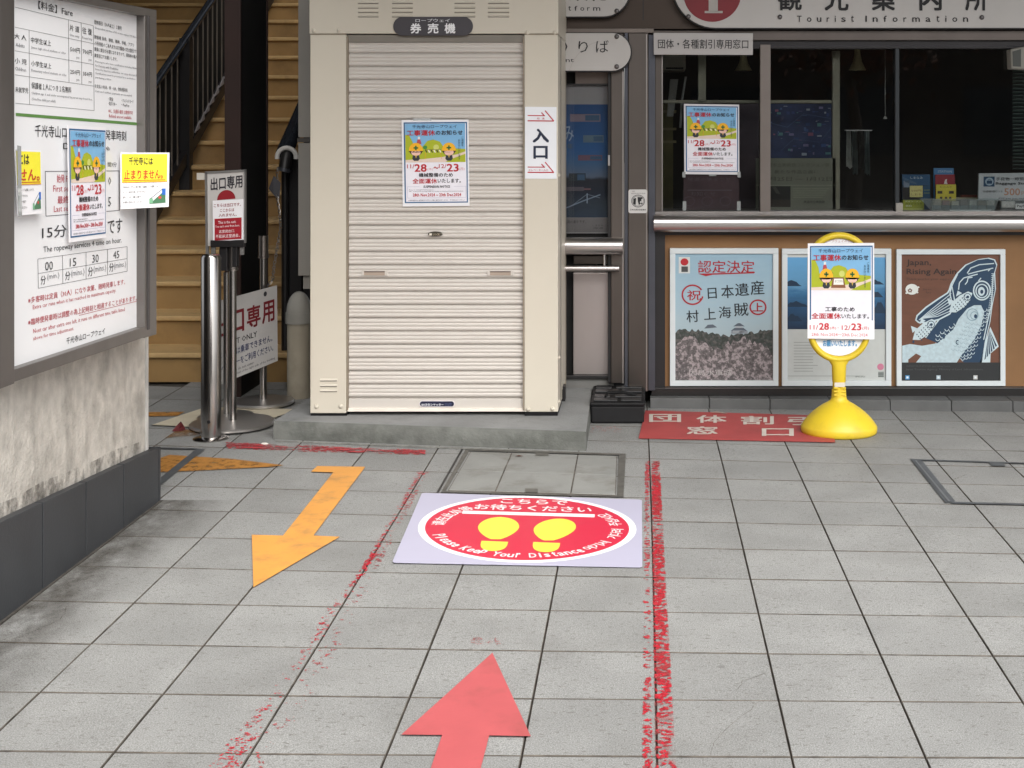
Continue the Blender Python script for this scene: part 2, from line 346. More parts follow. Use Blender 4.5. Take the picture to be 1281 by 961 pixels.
# ================================================================== PAINT, MATS AND COVERS ON THE GROUND
def gpoly(name, pts, m, z, label, cat, t=.002, group=None, kind=None):
    mb = MB(); mb.hexa([G(x, y, z-t) for x, y in pts], [G(x, y, z) for x, y in pts], m); return mb.build(name, None, label, cat, group, kind=kind)
M_orange = mat('orange_floor_sheet', (.72, .33, .07), .6, var=.05, scale=6, dirt=(.36, .20, .08), dscale=8, damt=.65, dlo=.50, dhi=.68, bump=.1, bscale=100)
M_salmon = mat('salmon_floor_sheet', (.49, .098, .105), .6, var=.05, scale=9, dirt=(.33, .08, .075), dscale=8, damt=.5, dlo=.50, dhi=.70, bump=.1, bscale=100)
M_oldor = worn('old_orange_paint', (.44, .20, .04), .20, .50, 30, alpha=.85)
gpoly('floor_arrow', [(397, 583), (457, 584), (392, 670), (425, 671.5), (317, 734.5), (315, 669), (354, 670), (417, 591), (389, 590)], M_orange, .005,
      'orange floor arrow with a bent tail pointing toward the lower left', 'floor arrow')
gpoly('floor_arrow', [(616, 816.5), (664, 921), (612, 920), (590, 1005), (524, 1005), (553, 919.5), (502, 919)], M_salmon, .005,
      'large salmon red floor arrow pointing at the round waiting mat', 'floor arrow')
gpoly('floor_arrow', [(188, 577), (212, 569), (290, 574), (355, 582), (337, 584), (240, 589), (188, 591)], M_oldor, .0045,
      'faded orange painted arrowhead beside the dark tiled skirting', 'painted marking', t=.0008)
gpoly('floor_marking', [(180, 516), (192, 515.5), (231, 515), (222, 520), (180, 521)], M_oldor, .0045,
      'faded ochre paint patch on the ground before the stairs', 'painted marking', t=.0008)
gpoly('floor_marking', [(222, 538), (252, 536), (250, 544), (206, 548)], worn('ochre_stain', (.30, .17, .08), .35, .62, 18, alpha=.6), .0045,
      'pale rust coloured paint stain beside the bollard', 'painted marking', t=.0008)
M_red1 = worn('worn_red_dense', (.50, .016, .035), .47, .56, 105, (.6, 1.0, 1))
M_red2 = worn('worn_red_thin', (.48, .03, .05), .51, .60, 105, (.6, 1.0, 1))
M_red3 = worn('worn_red_faint', (.50, .03, .05), .55, .62, 70, (.5, 1.1, 1))
M_red4 = worn('worn_red_smear', (.45, .05, .06), .50, .62, 40, (.3, 1.2, 1))
def strip(name, left, right, m, label):
    mb = MB()
    for (a0, b0), (a1, b1) in zip(zip(left, right), list(zip(left, right))[1:]):
        mb.poly([G(*a1, .0042), G(*b1, .0042), G(*b0, .0042), G(*a0, .0042)], m)
    return mb
def flecks(name, left, right, n, dens, size, m, seed, parent=None, edge=.5, **k):
    """worn paint as separate flecks of real geometry inside a strip given by its two edges"""
    rnd = random.Random(seed); mb = MB(); segs = [(left[i], right[i], left[i+1], right[i+1]) for i in range(len(left)-1)]
    L0 = [(G(*a).y+G(*b).y)/2 for a, b, _, _ in segs]; L1 = [(G(*c).y+G(*d).y)/2 for _, _, c, d in segs]; Ls = [max(.02, (G(*a)-G(*c)).length) for a, b, c, d in segs]; tot = sum(Ls)
    for _ in range(int(n*3.3)):
        r_ = rnd.random()*tot; i = 0
        while r_ > Ls[i] and i < len(Ls)-1: r_ -= Ls[i]; i += 1
        f = r_/Ls[i]; a, b, c, d = [G(*p, .0012) for p in segs[i]]; w = rnd.random(); p = (a.lerp(c, f)).lerp(b.lerp(d, f), w)
        q = .5+.42*mn.noise(Vector((p.x*7+.3, p.y*3.5+.7, seed+.5)))+.75*mn.noise(Vector((p.x*75, p.y*90, seed+.5)))-edge*(2*abs(w-.5))**2*.35
        if q < 1-dens: continue
        sz = size*.52*rnd.uniform(.3, 1.3)*(.6+.6*min(1, q)); ax = rnd.uniform(-.7, .7); nn = rnd.choice((4, 5, 6)); pts = []
        for e in range(nn):
            an = 2*math.pi*e/nn+rnd.uniform(-.3, .3); rr = rnd.uniform(.45, 1.1); x = math.cos(an)*sz*1.45*rr; y = math.sin(an)*sz*.8*rr
            pts.append(p+Vector((x*math.cos(ax)-y*math.sin(ax), x*math.sin(ax)+y*math.cos(ax), rnd.uniform(0, .0004))))
        mb.poly(pts, m)
    return mb.build(name, parent, kind='stuff', **k)
M_fr = mat('red_paint', (.46, .013, .028), .65, var=.4, scale=90); M_frf = mat('red_paint_faded', (.36, .055, .06), .75, var=.3, scale=40)
M_film = worn('red_paint_film', (.36, .07, .07), .46, .62, 40, alpha=.42)
t = thing('red_floor_line', 'dense worn red painted line along the joint right of the round mat', 'painted line', G(820, 760))
flecks('paint_flecks', [(815.3, 577), (817.5, 760), (820, 961), (821, 1080)], [(825, 577), (834, 760), (846, 961), (856, 1080)], 8600, .58, .0050, M_fr, 1, t)
flecks('paint_flecks', [(807, 577), (805, 760), (804, 961), (800, 1080)], [(812.3, 577), (813.6, 760), (816, 961), (818, 1080)], 2800, .52, .0044, M_fr, 2, t)
strip('', [(814.8, 577), (819.6, 961), (821, 1080)], [(825, 577), (846, 961), (856, 1080)], M_film, '').build('paint_residue', t)
t = thing('red_floor_line', 'faint worn red painted line running from the lower left to the booth plinth', 'painted line', G(400, 760))
LL = ([(522, 590), (448, 716), (411, 760), (333, 870), (260, 961), (186, 1060)], [(533, 590), (458, 716), (430, 760), (360, 870), (299, 961), (226, 1060)])
flecks('paint_flecks', *LL, 2200, .40, .0048, M_fr, 5, t, edge=.9)
flecks('paint_flecks', [(533, 590), (456, 716), (431, 760), (362, 870), (302, 961), (228, 1060)], [(537, 590), (470, 716), (452, 760), (392, 870), (330, 961), (254, 1060)], 1700, .36, .0046, M_frf, 8, t)
t = thing('red_floor_line', 'short smeared red painted line just before the concrete plinth', 'painted line', G(400, 560))
flecks('paint_flecks', [(283, 553), (400, 558), (532, 563)], [(284, 561), (400, 566), (532, 569)], 2600, .55, .008, M_frf, 11, t)
strip('', [(283, 553.5), (400, 558.5), (532, 563.5)], [(284, 560.5), (400, 565), (532, 568)], worn('worn_red_smear', (.40, .05, .06), .46, .60, 22, (.35, 1.2, 1), alpha=.7), '').build('paint_residue', t)
flecks('red_paint_trace', [(588, 797), (628, 798)], [(590, 806), (626, 806)], 60, .44, .0032, M_frf, 14, label='small faint trace of red paint above the salmon arrowhead', cat='painted marking')
flecks('red_paint_trace', [(740, 532), (778, 533)], [(738, 541), (776, 541)], 120, .6, .005, M_frf, 17, label='small red paint trace on the ground by the black weight box', cat='painted marking')

# tiled access cover between plinth and mat
M_cov = mat('cover_tile', (.255, .258, .245), .8, var=.1, scale=5, bump=.4, bscale=60, dirt=(.14, .13, .11), dscale=6, damt=.6, dlo=.5, dhi=.7, rnd=.04)
M_covm = mat('cover_frame_metal', (.16, .155, .14), .55, .5, var=.25, scale=20)
t = thing('access_cover', 'tiled access cover in a metal frame between the booth plinth and the round mat', 'access cover', G(670, 592))
O = [(583, 561.5), (783, 567.5), (780, 622), (551.5, 616)]; I1 = [(587, 564), (774, 569.5), (772, 620), (557.5, 614)]
mb = MB()
for k in range(4):
    q = (k+1) % 4; mb.hexa([G(*O[k], -.01), G(*O[q], -.01), G(*I1[q], -.01), G(*I1[k], -.01)], [G(*O[k], .005), G(*O[q], .005), G(*I1[q], .005), G(*I1[k], .005)], M_covm)
mb.build('frame', t, bevel=.001)
qm = quadmap(*[G(*p, .003) for p in [(588.5, 565), (772, 570.5), (770, 619), (560.5, 613)]])
mb = MB(); mb.hexa([qm(u, v, -.003) for u, v in ((0, 0), (1, 0), (1, 1), (0, 1))], [qm(u, v, -.0015) for u, v in ((0, 0), (1, 0), (1, 1), (0, 1))], M_tedge); mb.build('bed', t)
us = [0, .285, .735, 1]
for a in range(3):
    for b in range(2):
        g = .0045; c = [(us[a]+g, b*.52+g), (us[a+1]-g, b*.52+g), (us[a+1]-g, (.52 if b == 0 else 1)-g), (us[a]+g, (.52 if b == 0 else 1)-g)]
        mb = MB(); mb.hexa([qm(u, v, -.01) for u, v in c], [qm(u, v, .0005) for u, v in c], M_cov); mb.build('tile', t, bevel=.001)
for (x, y) in ((678, 567.6), (665, 613.6)):
    mb = MB(); mb.hexa([G(x-8, y-2.5, 0), G(x+8, y-2.3, 0), G(x+8, y+2.7, 0), G(x-8, y+2.5, 0)], [G(x-8, y-2.5, .0058), G(x+8, y-2.3, .0058), G(x+8, y+2.7, .0058), G(x-8, y+2.5, .0058)], M_covm)
    mb.build('lifting_slot', t)
# joint gap lines beside the frame
mb = MB(); mb.hexa([G(577, 562, -.005), G(579.5, 562, -.005), G(549, 616, -.005), G(546, 616, -.005)], [G(577, 562, .003), G(579.5, 562, .003), G(549, 616, .003), G(546, 616, .003)], M_black); mb.build('gap_seal', t)

M_cgrey = mat('cover_strip_grey', (.10, .11, .12), .55, .3, var=.15, scale=15)
t = thing('inspection_cover', 'rectangular inspection cover edged in dark grey metal at the right of the paving', 'access cover', G(1230, 602))
def gq(pts, m, name, z=.005, z0=-.008): mb = MB(); mb.hexa([G(*p, z0) for p in pts], [G(*p, z) for p in pts], m); return mb.build(name, t)
gq([(1139, 574), (1152, 574.5), (1195, 627), (1183, 629)], M_cgrey, 'edge_strip')
gq([(1144.5, 576), (1146.5, 576), (1189, 627), (1186.5, 627.5)], mat('cover_rib', (.2, .21, .22), .5, .4), 'edge_rib', .007)
gq([(1152, 574.6), (1420, 583), (1422, 584.5), (1152.5, 575.9)], M_cgrey, 'edge_strip')
gq([(1237, 577.8), (1255, 578.3), (1258, 583), (1241, 582.5)], M_cgrey, 'lifting_slot', .0055)
gq([(1190, 627.6), (1480, 634), (1482, 636), (1190, 629.8)], M_cgrey, 'edge_strip')
t = thing('inspection_cover', 'dark metal edging of a ground cover beside the dark skirting at the left', 'access cover', G(215, 580))
gq([(246, 561.3), (256, 562), (202, 606), (190, 606)], M_cgrey, 'edge_strip', .0052)
gq([(170, 559), (247, 561), (246, 562.3), (170, 560.4)], M_cgrey, 'edge_strip', .0046)

gband = worn('ground_grime', (.075, .066, .055), .30, .70, 10, (1, .6, 1), alpha=.8); mb = MB()  # dark noisy band, strongest at the skirting, fading out across the paving
_t = gband.node_tree; _b = _t.nodes['Principled BSDF']; _src = _b.inputs['Alpha'].links[0].from_socket; _g = _t.nodes.new('ShaderNodeNewGeometry'); _x = _t.nodes.new('ShaderNodeSeparateXYZ'); _t.links.new(_g.outputs['Position'], _x.inputs[0])
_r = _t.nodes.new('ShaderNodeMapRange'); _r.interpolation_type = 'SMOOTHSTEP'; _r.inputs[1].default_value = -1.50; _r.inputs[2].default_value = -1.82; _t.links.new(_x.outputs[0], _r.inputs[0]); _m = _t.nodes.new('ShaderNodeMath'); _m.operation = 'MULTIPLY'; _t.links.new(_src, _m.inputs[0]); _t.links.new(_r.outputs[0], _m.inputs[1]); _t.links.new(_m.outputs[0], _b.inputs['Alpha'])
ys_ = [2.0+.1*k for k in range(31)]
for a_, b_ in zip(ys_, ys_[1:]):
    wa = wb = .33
    mb.poly([(-1.815, a_, .0016), (-1.815+wa, a_, .0016), (-1.815+wb, b_, .0016), (-1.815, b_, .0016)], gband)
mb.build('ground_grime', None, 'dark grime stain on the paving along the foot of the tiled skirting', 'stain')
# round waiting mat
q = quadmap(*[G(*p, .006) for p in [(528, 616.5), (803, 625), (803.5, 709.5), (490.5, 703.5)]])
t = thing('waiting_mat', 'square lilac floor mat with a round red stand here sign and two yellow footprints', 'floor mat', G(660, 663))
r_ = .018; c = []
for (cx, cy, a) in ((1-r_, r_, -90), (1-r_, 1-r_, 0), (r_, 1-r_, 90), (r_, r_, 180)):
    for k in range(5): an = math.radians(a+k*22.5); c.append((cx+r_*math.cos(an), cy+r_*math.sin(an)))
mb = MB(); mb.hexa([q(u, v, -.0018) for u, v in c], [q(u, v, 0) for u, v in c], mat('mat_lilac', (.47, .46, .585), .5, var=.02, scale=4)); mb.build('sheet', t)
s = Sheet(q, (0, 0, 100, 100), .0005, .0003)
MR = '#d8233f'
s.ell(51, 49, 46.6, 48.7, '#f2f2f6', 0, n=64); s.ell(51, 49, 43.6, 45.6, mat('mat_red', (.62, .016, .055), .45, var=.02), 1, n=64)
s.text('こちらで', 37, 6.3, 67, 14, '#f6e9e9', 1.6, 3); s.text('お待ちください', 26, 16.2, 78, 25, '#f6e9e9', 1.6, 3)
s.rect(21.5, 27.6, 79.5, 32.4, '#f6f1f1', 3)
FY = mat('mat_yellow', (.84, .76, .07), .45, var=.02)
def foot(cx, sg, s):
    pts = []
    for k in range(36):
        a = 2*math.pi*k/36; sn = math.sin(a); rx = 8.8*(1-.30*max(0, sn)**1.5); y = 51+(15 if sn < 0 else 18)*sn
        x = cx+rx*math.cos(a)-sg*(y-51)*.11
        pts.append((x, min(y, 68.2-sg*.6*math.cos(a))))
    s.poly(pts, FY, 3); hx = cx-sg*2.4
    s.poly([(hx-5.6, 70.8), (hx+5.6, 71.4), (hx+5.5, 76)]+[(hx+5.3*math.cos(math.radians(a)), 77+7*math.sin(math.radians(a))) for a in range(15, 166, 15)]+[(hx-5.5, 76)], FY, 3)
foot(39, 0, s); foot(63, 1, s)
def arc(st, r, a0, a1, h, w, inward, col, bold=1.2):
    n = len(st)
    for k, ch in enumerate(st):
        if ch == ' ': continue
        a = math.radians(a0+(a1-a0)*k/(n-1)); x = 51+r*math.cos(a); y = 50+r*math.sin(a)
        rot = a+math.pi/2 if not inward else a-math.pi/2
        ww = w*({'l': .35, 'i': .35, 't': .6, 'r': .6, 'I': .4, 'P': .9, 'K': 1, 'Y': 1.05, 'D': 1, 'e': .85, 's': .8, 'a': .85, 'c': .8}.get(ch, .9) if ord(ch) < 200 else 1.15)
        hh = h*(.74 if ch in 'easounc' else 1); yo = (h-hh)/2
        s.text(ch, x-ww/2, y-hh/2+(yo if 1 else 0), x+ww/2, y+hh/2+yo, col, bold, 3, rot)
arc('请在此处等', 38.3, 184, 222, 6.2, 5.2, False, '#f6e9e9')
arc('Please Keep Your Distance', 38.8, 158, 52, 5.6, 3.0, True, '#f6e9e9', 1.6)
arc('여기서 기다려 주십시오', 38.5, 45, -33, 5.4, 3.9, True, '#f6e9e9')
s.build('print', t)

# red ticket window mat
t = thing('floor_sign_mat', 'flat red floor sign with white characters before the discount ticket window', 'floor mat', G(910, 533))
q = quadmap(*[G(*p, .006) for p in [(807.5, 513.5), (1035, 520), (1045, 553), (799, 548)]])
panel(q, .0018, mat('mat_dull_red', (.40, .062, .06), .6, var=.08, scale=7, dirt=(.25, .06, .055), dscale=5, damt=.4), 'sheet', t)
s = Sheet(lambda u, v, w: G(u, v, .0066+w*.3), (0, 0, 1, 1)); WHT = mat('mat_letter_white', (.62, .56, .5), .6, var=.05)
for ch, x0, y0, x1, y1 in (('団', 812, 518, 852, 528), ('体', 871, 519.5, 909, 529), ('割', 927, 520.5, 968, 531), ('引', 985, 521.5, 1024, 532), ('窓', 859, 533.6, 898, 543.2), ('口', 953, 536, 993, 545.5)):
    s.text(ch, x0, y0, x1, y1, WHT, 1.4)
s.build('lettering', t)
# cream board, leaf, scraps
gpoly('ground_board', [(190, 531.5), (258, 509), (374, 512), (300, 537)], mat('cream_board', (.62, .56, .43), .6, var=.05, scale=5, dirt=(.4, .34, .25), dscale=6, damt=.4), .008, 'cream board lying flat under the steel stanchion bases', 'board', t=.008)
mb = MB(); c = G(224, 540)
pts = [(-.030, -.01, .004), (-.012, .02, .03), (.004, .012, .045), (.012, .03, .02), (.030, .0, .008), (.006, -.018, .004)]
mb.add([c+Vector(p) for p in pts]+[c+Vector((0, 0, .012))], [[k, (k+1) % 6, 6] for k in range(6)], mat('dry_leaf', (.11, .012, .014), .7, var=.3, scale=60)); mb.build('fallen_leaf', None, 'curled dark red fallen leaf beside the cream board', 'leaf')
for (x, y, w, lb) in ((331, 556.5, .014, 'small white stone chip lying on the smeared red line'),):
    c = G(x, y); mb = MB(); mb.lathe(c, [(w*.8, 0), (w, .004), (w*.5, .009)], mat('chip_white', '#d8d4cc', .8), 7, 1.3, .7); mb.build('stone_chip', None, lb, 'stone')
mb = MB(); c = G(827, 516.5, .009); mb.add([c+Vector((-.03, .01, 0)), c+Vector((.0, -.004, .008)), c+Vector((.055, -.018, 0)), c+Vector((.03, .004, .002))], [[0, 1, 2, 3]], mat('leaf_pale', (.4, .36, .3), .7)); mb.v = [p+Vector((.06*0+.27, 0, 0)) for p in mb.v]; mb.build('dry_leaf_scrap', None, 'small pale dry leaf on the top edge of the red floor sign', 'leaf')
mb = MB(); c = G(649, 571, .006); mb.add([c+Vector((-.018, .004, 0)), c+Vector((.0, .009, .004)), c+Vector((.02, .003, 0)), c+Vector((.0, -.006, .002))], [[0, 1, 2, 3]], mat('dark_leaf', (.06, .02, .015), .7)); mb.build('dry_leaf_scrap', None, 'small dark dry leaf on the tiled access cover', 'leaf')

# ================================================================== LEFT WALL WITH NOTICE BOARD
t = thing('boundary_wall', 'low stained plaster wall with dark tile skirting at the left edge', 'wall', (-1.95, 4.2, 0))
mb = MB(); mb.box(-2.05, -1.852, 1.0, 4.925, -.01, 1.74, M_plaster); mb.build('plaster_wall', t, bevel=.004)
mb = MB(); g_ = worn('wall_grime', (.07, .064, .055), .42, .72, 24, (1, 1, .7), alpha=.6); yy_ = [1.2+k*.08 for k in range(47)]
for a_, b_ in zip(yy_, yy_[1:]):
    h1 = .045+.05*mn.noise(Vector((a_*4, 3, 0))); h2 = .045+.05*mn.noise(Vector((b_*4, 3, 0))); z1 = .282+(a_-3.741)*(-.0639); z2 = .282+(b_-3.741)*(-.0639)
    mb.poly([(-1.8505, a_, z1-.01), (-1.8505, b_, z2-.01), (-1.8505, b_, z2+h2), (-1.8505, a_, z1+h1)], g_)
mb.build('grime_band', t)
mb = MB(); g_ = worn('wall_streak', (.16, .148, .13), .52, .78, 13, (1, 1, .13), alpha=.22)
mb.poly([(-1.8500, 1.2, .3), (-1.8500, 4.92, .2), (-1.8500, 4.92, .8), (-1.8500, 1.2, .8)], g_); mb.build('run_streak', t)
mb = MB(); mb.box(-2.052, -1.846, 4.927, 4.939, .2, 1.742, mat('corner_bead', (.5, .49, .47), .6, var=.2, scale=30, stretch=(1, 1, .3))); mb.build('corner_trim', t)
mb = MB(); mb.box(-1.8519, -1.8475, 1.2, 4.97, -.005, .19, M_black); mb.build('skirting_bed', t)
def sktop(y): return .282+(y-3.741)*(.203-.282)/(4.978-3.741)
edges = [2.05, 2.48, 2.91, 3.33, G(0, 781).y, G(53.6, 739).y, G(108, 696.5).y, G(155, 659).y, 4.975]
edges[4] = 3.62; 
edges = [1.2, 1.62, 2.04, 2.46, 2.88, 3.30, 3.70]+[1670*1.82/(810-53.6), 1670*1.82/(810-108), 1670*1.82/(810-155), 4.975]
for a, b in zip(edges, edges[1:]):
    mb = MB(); a += .0045; b -= .0045; x0, x1 = -1.848, -1.82
    mb.hexa([(x0, a, -.008), (x1, a, -.008), (x1, b, -.008), (x0, b, -.008)], [(x0, a, sktop(a)), (x1, a, sktop(a)), (x1, b, sktop(b)), (x0, b, sktop(b))], M_skirt)
    o = mb.build('skirting_tile', t, bevel=.0015)
mb = MB(); mb.hexa([(-2.05, 4.977, -.008), (-1.82, 4.977, -.008), (-1.82, 4.99, -.008), (-2.05, 4.99, -.008)], [(-2.05, 4.977, sktop(4.98)), (-1.82, 4.977, sktop(4.98)), (-1.82, 4.99, sktop(4.98)), (-2.05, 4.99, sktop(4.98))], M_skirt); mb.build('skirting_tile', t)
mb = MB(); mb.box(-1.85, -1.812, 1.2, 4.99, -.01, .004, mat('floor_grime', (.05, .045, .04), .9, var=.4, scale=20)); mb.build('mortar_fillet', t)

t = thing('notice_board', 'large metal framed fare and timetable board on the plaster wall', 'notice board', (-1.83, 4.2, .6))
def bq(pts, w0, w1, m, name, par=None, bev=.002): mb = MB(); fr_ = [B(x, y, w1) for x, y in pts]; mb.hexa([p-Vector((w1-w0, 0, 0)) for p in fr_], fr_, m); return mb.build(name, par or t, bevel=bev)
bq([(1, -22), (196, 14), (196, 416.5), (1, 484)], -.06, -.028, M_frame, 'back_tray')
WB = mat('board_white', '#e9eaec', .35, var=.015, scale=3, coat=.2)
bq([(2, -18), (184, 19), (184, 412), (2, 470)], -.028, -.016, WB, 'white_panel')
bq([(181, 12.5), (196, 15), (196, 418.5), (181, 423)], -.028, .012, M_frame, 'side_rail')
bq([(185.5, 20), (188, 20), (188, 412), (185.5, 413)], .012, .016, mat('gasket_dark', (.05, .045, .045), .5), 'gasket')
bq([(0, -24), (18.3, -20), (18.3, 480), (0, 487)], -.028, .014, M_frame, 'side_rail')
bq([(.5, 468), (21, 461.5), (190, 406), (196, 411), (196, 417), (21, 477), (.5, 484)], -.0275, .0122, M_frame, 'bottom_rail')
bq([(.5, -23.5), (196, 12.5), (196, 23), (96, 2.5), (.5, -14)], -.028, .013, M_frame, 'top_rail')
S = Sheet(lambda u, v, w: B(u, v, -.016+w), (0, 0, 1, 1), .0006, .0004)
def bt(k, st, x0, top, bot, x1, c='#2a2a2e', bold=.6, res=1):
    sc, oy = ((5.8227, 0), (5.8227, 140), (5.06, 290))[k-1]
    xl, yt, yb, xr = x0/sc, top/sc+oy, bot/sc+oy, x1/sc
    a = B(xl, yt); b = B(xl, yb); r = B(xr, 200); sl = -.0269*(r.y-a.y)
    pr = lambda Y, z: VY+F*(H-z)/Y
    quad = [(xl, yt), (xr, pr(r.y, a.z+sl)), (xr, pr(r.y, b.z+sl)), (xl, yb)]
    for vs, fs, dl in glyphs(st, bold, res):
        A, Bq, C, D = [B(*p, -.016+.0012+dl) for p in quad]
        S.mb.add([(A*(1-u)+Bq*u)*(1-v)+(D*(1-u)+C*u)*v for u, v in vs], fs, ink(c))
def bl(k, x0, y0, x1, y1, th=.9, c='#55555a'):
    sc, oy = ((5.8227, 0), (5.8227, 140), (5.06, 290))[k-1]
    X0, Y0, X1, Y1 = x0/sc, y0/sc+oy, x1/sc, y1/sc+oy; S.line([(X0, Y0), (X1, Y1)], th*.55, c, 1)
K = '#2a2a2e'; RD = '#b02a3c'; GY = '#77777c'
bt(1, '【料金】Fare', 280, 4, 66, 530, K, .8, 2)
for L_ in ((108, 52, 680, 188), (108, 198, 680, 318), (108, 370, 680, 470), (108, 545, 684, 628), (112, 752, 686, 806), (212, 222, 216, 762), (498, 146, 503, 598), (592, 168, 596, 612), (680, 188, 686, 806)): bl(1, *L_, .8)
for a in (('片 道', 508, 178, 225, 578), ('One way', 508, 244, 268, 578, GY), ('往 復', 600, 196, 245, 670), ('Round trip', 600, 264, 288, 672, GY), ('大 人', 106, 242, 282, 192), ('Adults', 115, 312, 338, 180, GY),
          ('中学生以上', 226, 268, 312, 372), ('Junior high school students or older', 228, 335, 358, 480, GY), ('500円', 512, 340, 378, 582), ('700円', 603, 356, 394, 670), ('yen', 556, 414, 432, 578, GY), ('yen', 645, 430, 448, 668, GY),
          ('小 児', 108, 420, 462, 195), ('Children', 110, 486, 512, 190, GY), ('小学生以上', 228, 440, 482, 374), ('Elementary school students or older', 228, 502, 526, 485, GY), ('250円', 512, 504, 540, 582), ('350円', 605, 520, 553, 670), ('yen', 556, 576, 594, 578, GY), ('yen', 645, 590, 608, 668, GY),
          ('未就学児', 112, 630, 672, 206), ('保護者１人につき１名無料', 230, 598, 646, 520), ('Children age 6 and under accompanied by parent may board free.', 230, 668, 690, 674, GY), ('(One free child per adult)', 232, 710, 736, 405, GY),
          ('団体割引（30人以上）１割引', 688, 144, 176, 886), ('Group tickets purchase of 30 or more enjoy a 10% discount.', 690, 194, 214, 1012, GY), ('障害者 身体、療育、精神、手帳、アプリ', 688, 254, 284, 975), ('の所持者のご本人または介護者の方は割引です。', 688, 298, 330, 1010), ('乗車に提示が必要になりますので、乗車券の購入は', 688, 342, 372, 1012), ('乗車窓口でお願いします。', 688, 388, 418, 855),
          ('Passengers who have certification including Mirairo ID', 695, 440, 458, 1022, GY), ('for Persons with Disabilities', 695, 468, 486, 862, GY), ('Issued by Japanese authorities can enjoy discount fares.', 695, 496, 514, 1018, GY), ('Certifications must be presented by a card before', 695, 525, 543, 985, GY), ('purchasing a ticket.', 695, 556, 574, 812, GY),
          ('お支払い方法、券・QR、他各種対応', 690, 612, 642, 930), ('Cash and cashless payments are accepted.', 693, 656, 676, 962, GY), ('・現金', 788, 706, 734, 825), ('・クレジットカード', 885, 720, 744, 972), ('・電子マネー', 788, 742, 768, 850), ('・PayPay', 885, 755, 778, 942),
          ('※IC、交通系 磁気 は使用不可', 790, 792, 822, 967, RD), ('Refunds are not available.', 795, 832, 856, 960, RD)): bt(1, *a)
S.poly([(19.8, 141.3), (181.2, 154.2), (181.2, 157.6), (19.8, 145.2)], mat('stripe_green', (.10, .24, .055), .5), 1)
for a in (('千光寺山ロ', 255, 92, 182, 486, K, .8), ('発車時刻', 768, 130, 206, 920, K, .8), ('Departure', 460, 226, 286, 800, K, .3), ('間3分', 785, 366, 402, 850, '#4a4a50'), ('始発 First', 415, 456, 518, 530, RD), ('First se', 388, 536, 584, 497, RD, .3), ('最終', 420, 614, 670, 500, RD), ('Last se', 393, 686, 730, 495, RD, .3),
          ('0', 788, 474, 532, 810, K, .3), ('5', 788, 622, 690, 810, K, .3), ('15分', 306, 835, 928, 486, K, .5, 2), ('です', 785, 785, 892, 892, K, .8, 2)): bt(2, *a)
for L_ in ((330, 434, 870, 430), (335, 760, 868, 718), (330, 434, 335, 760), (868, 430, 870, 718)): bl(2, *L_, 1.3, '#3a3a40')
for L_ in ((240, 172, 805, 94), (240, 265, 805, 170), (243, 358, 805, 250), (240, 172, 243, 358), (396, 150, 398, 328), (545, 130, 545, 300), (681, 111, 681, 274), (805, 94, 805, 250)): bl(3, *L_, .9, '#4a4a50')
for a in (('The ropeway services 4 time on hour.', 275, 94, 142, 770, K, .2, 2), ('00', 286, 192, 248, 335, K, .3, 2), ('15', 442, 170, 222, 483, K, .3, 2), ('30', 584, 147, 198, 625, K, .3, 2), ('45', 717, 125, 172, 755, K, .3, 2),
          ('分', 258, 280, 338, 290, K, .8), ('(min.)', 298, 268, 312, 376, GY, .2), ('分', 413, 254, 310, 445, K, .8), ('(mins.)', 450, 244, 294, 535, GY, .2), ('分', 558, 226, 284, 588, K, .8), ('(mins.)', 592, 218, 268, 672, GY, .2), ('分', 692, 200, 256, 720, K, .8), ('(mins.)', 722, 196, 244, 798, GY, .2),
          ('※多客時は定員（30人）になり次第、随時発車します。', 178, 415, 458, 792, RD), ('Extra car runs when it has reached its maximum capacity.', 208, 466, 500, 735, RD, .2), ('※臨時便発車時は調整の為上記時刻と相違することがあります。', 178, 554, 596, 865, RD), ('Next car after extra one left, it runs on different time table listed', 210, 616, 648, 790, RD, .2),
          ('above for time adjustment.', 210, 664, 696, 468, RD, .2), ('千光寺山ロープウェイ', 420, 672, 714, 665, K, .6)): bt(3, *a)
bl(3, 500, 530, 865, 440, 1, RD)
S.build('lettering', t)

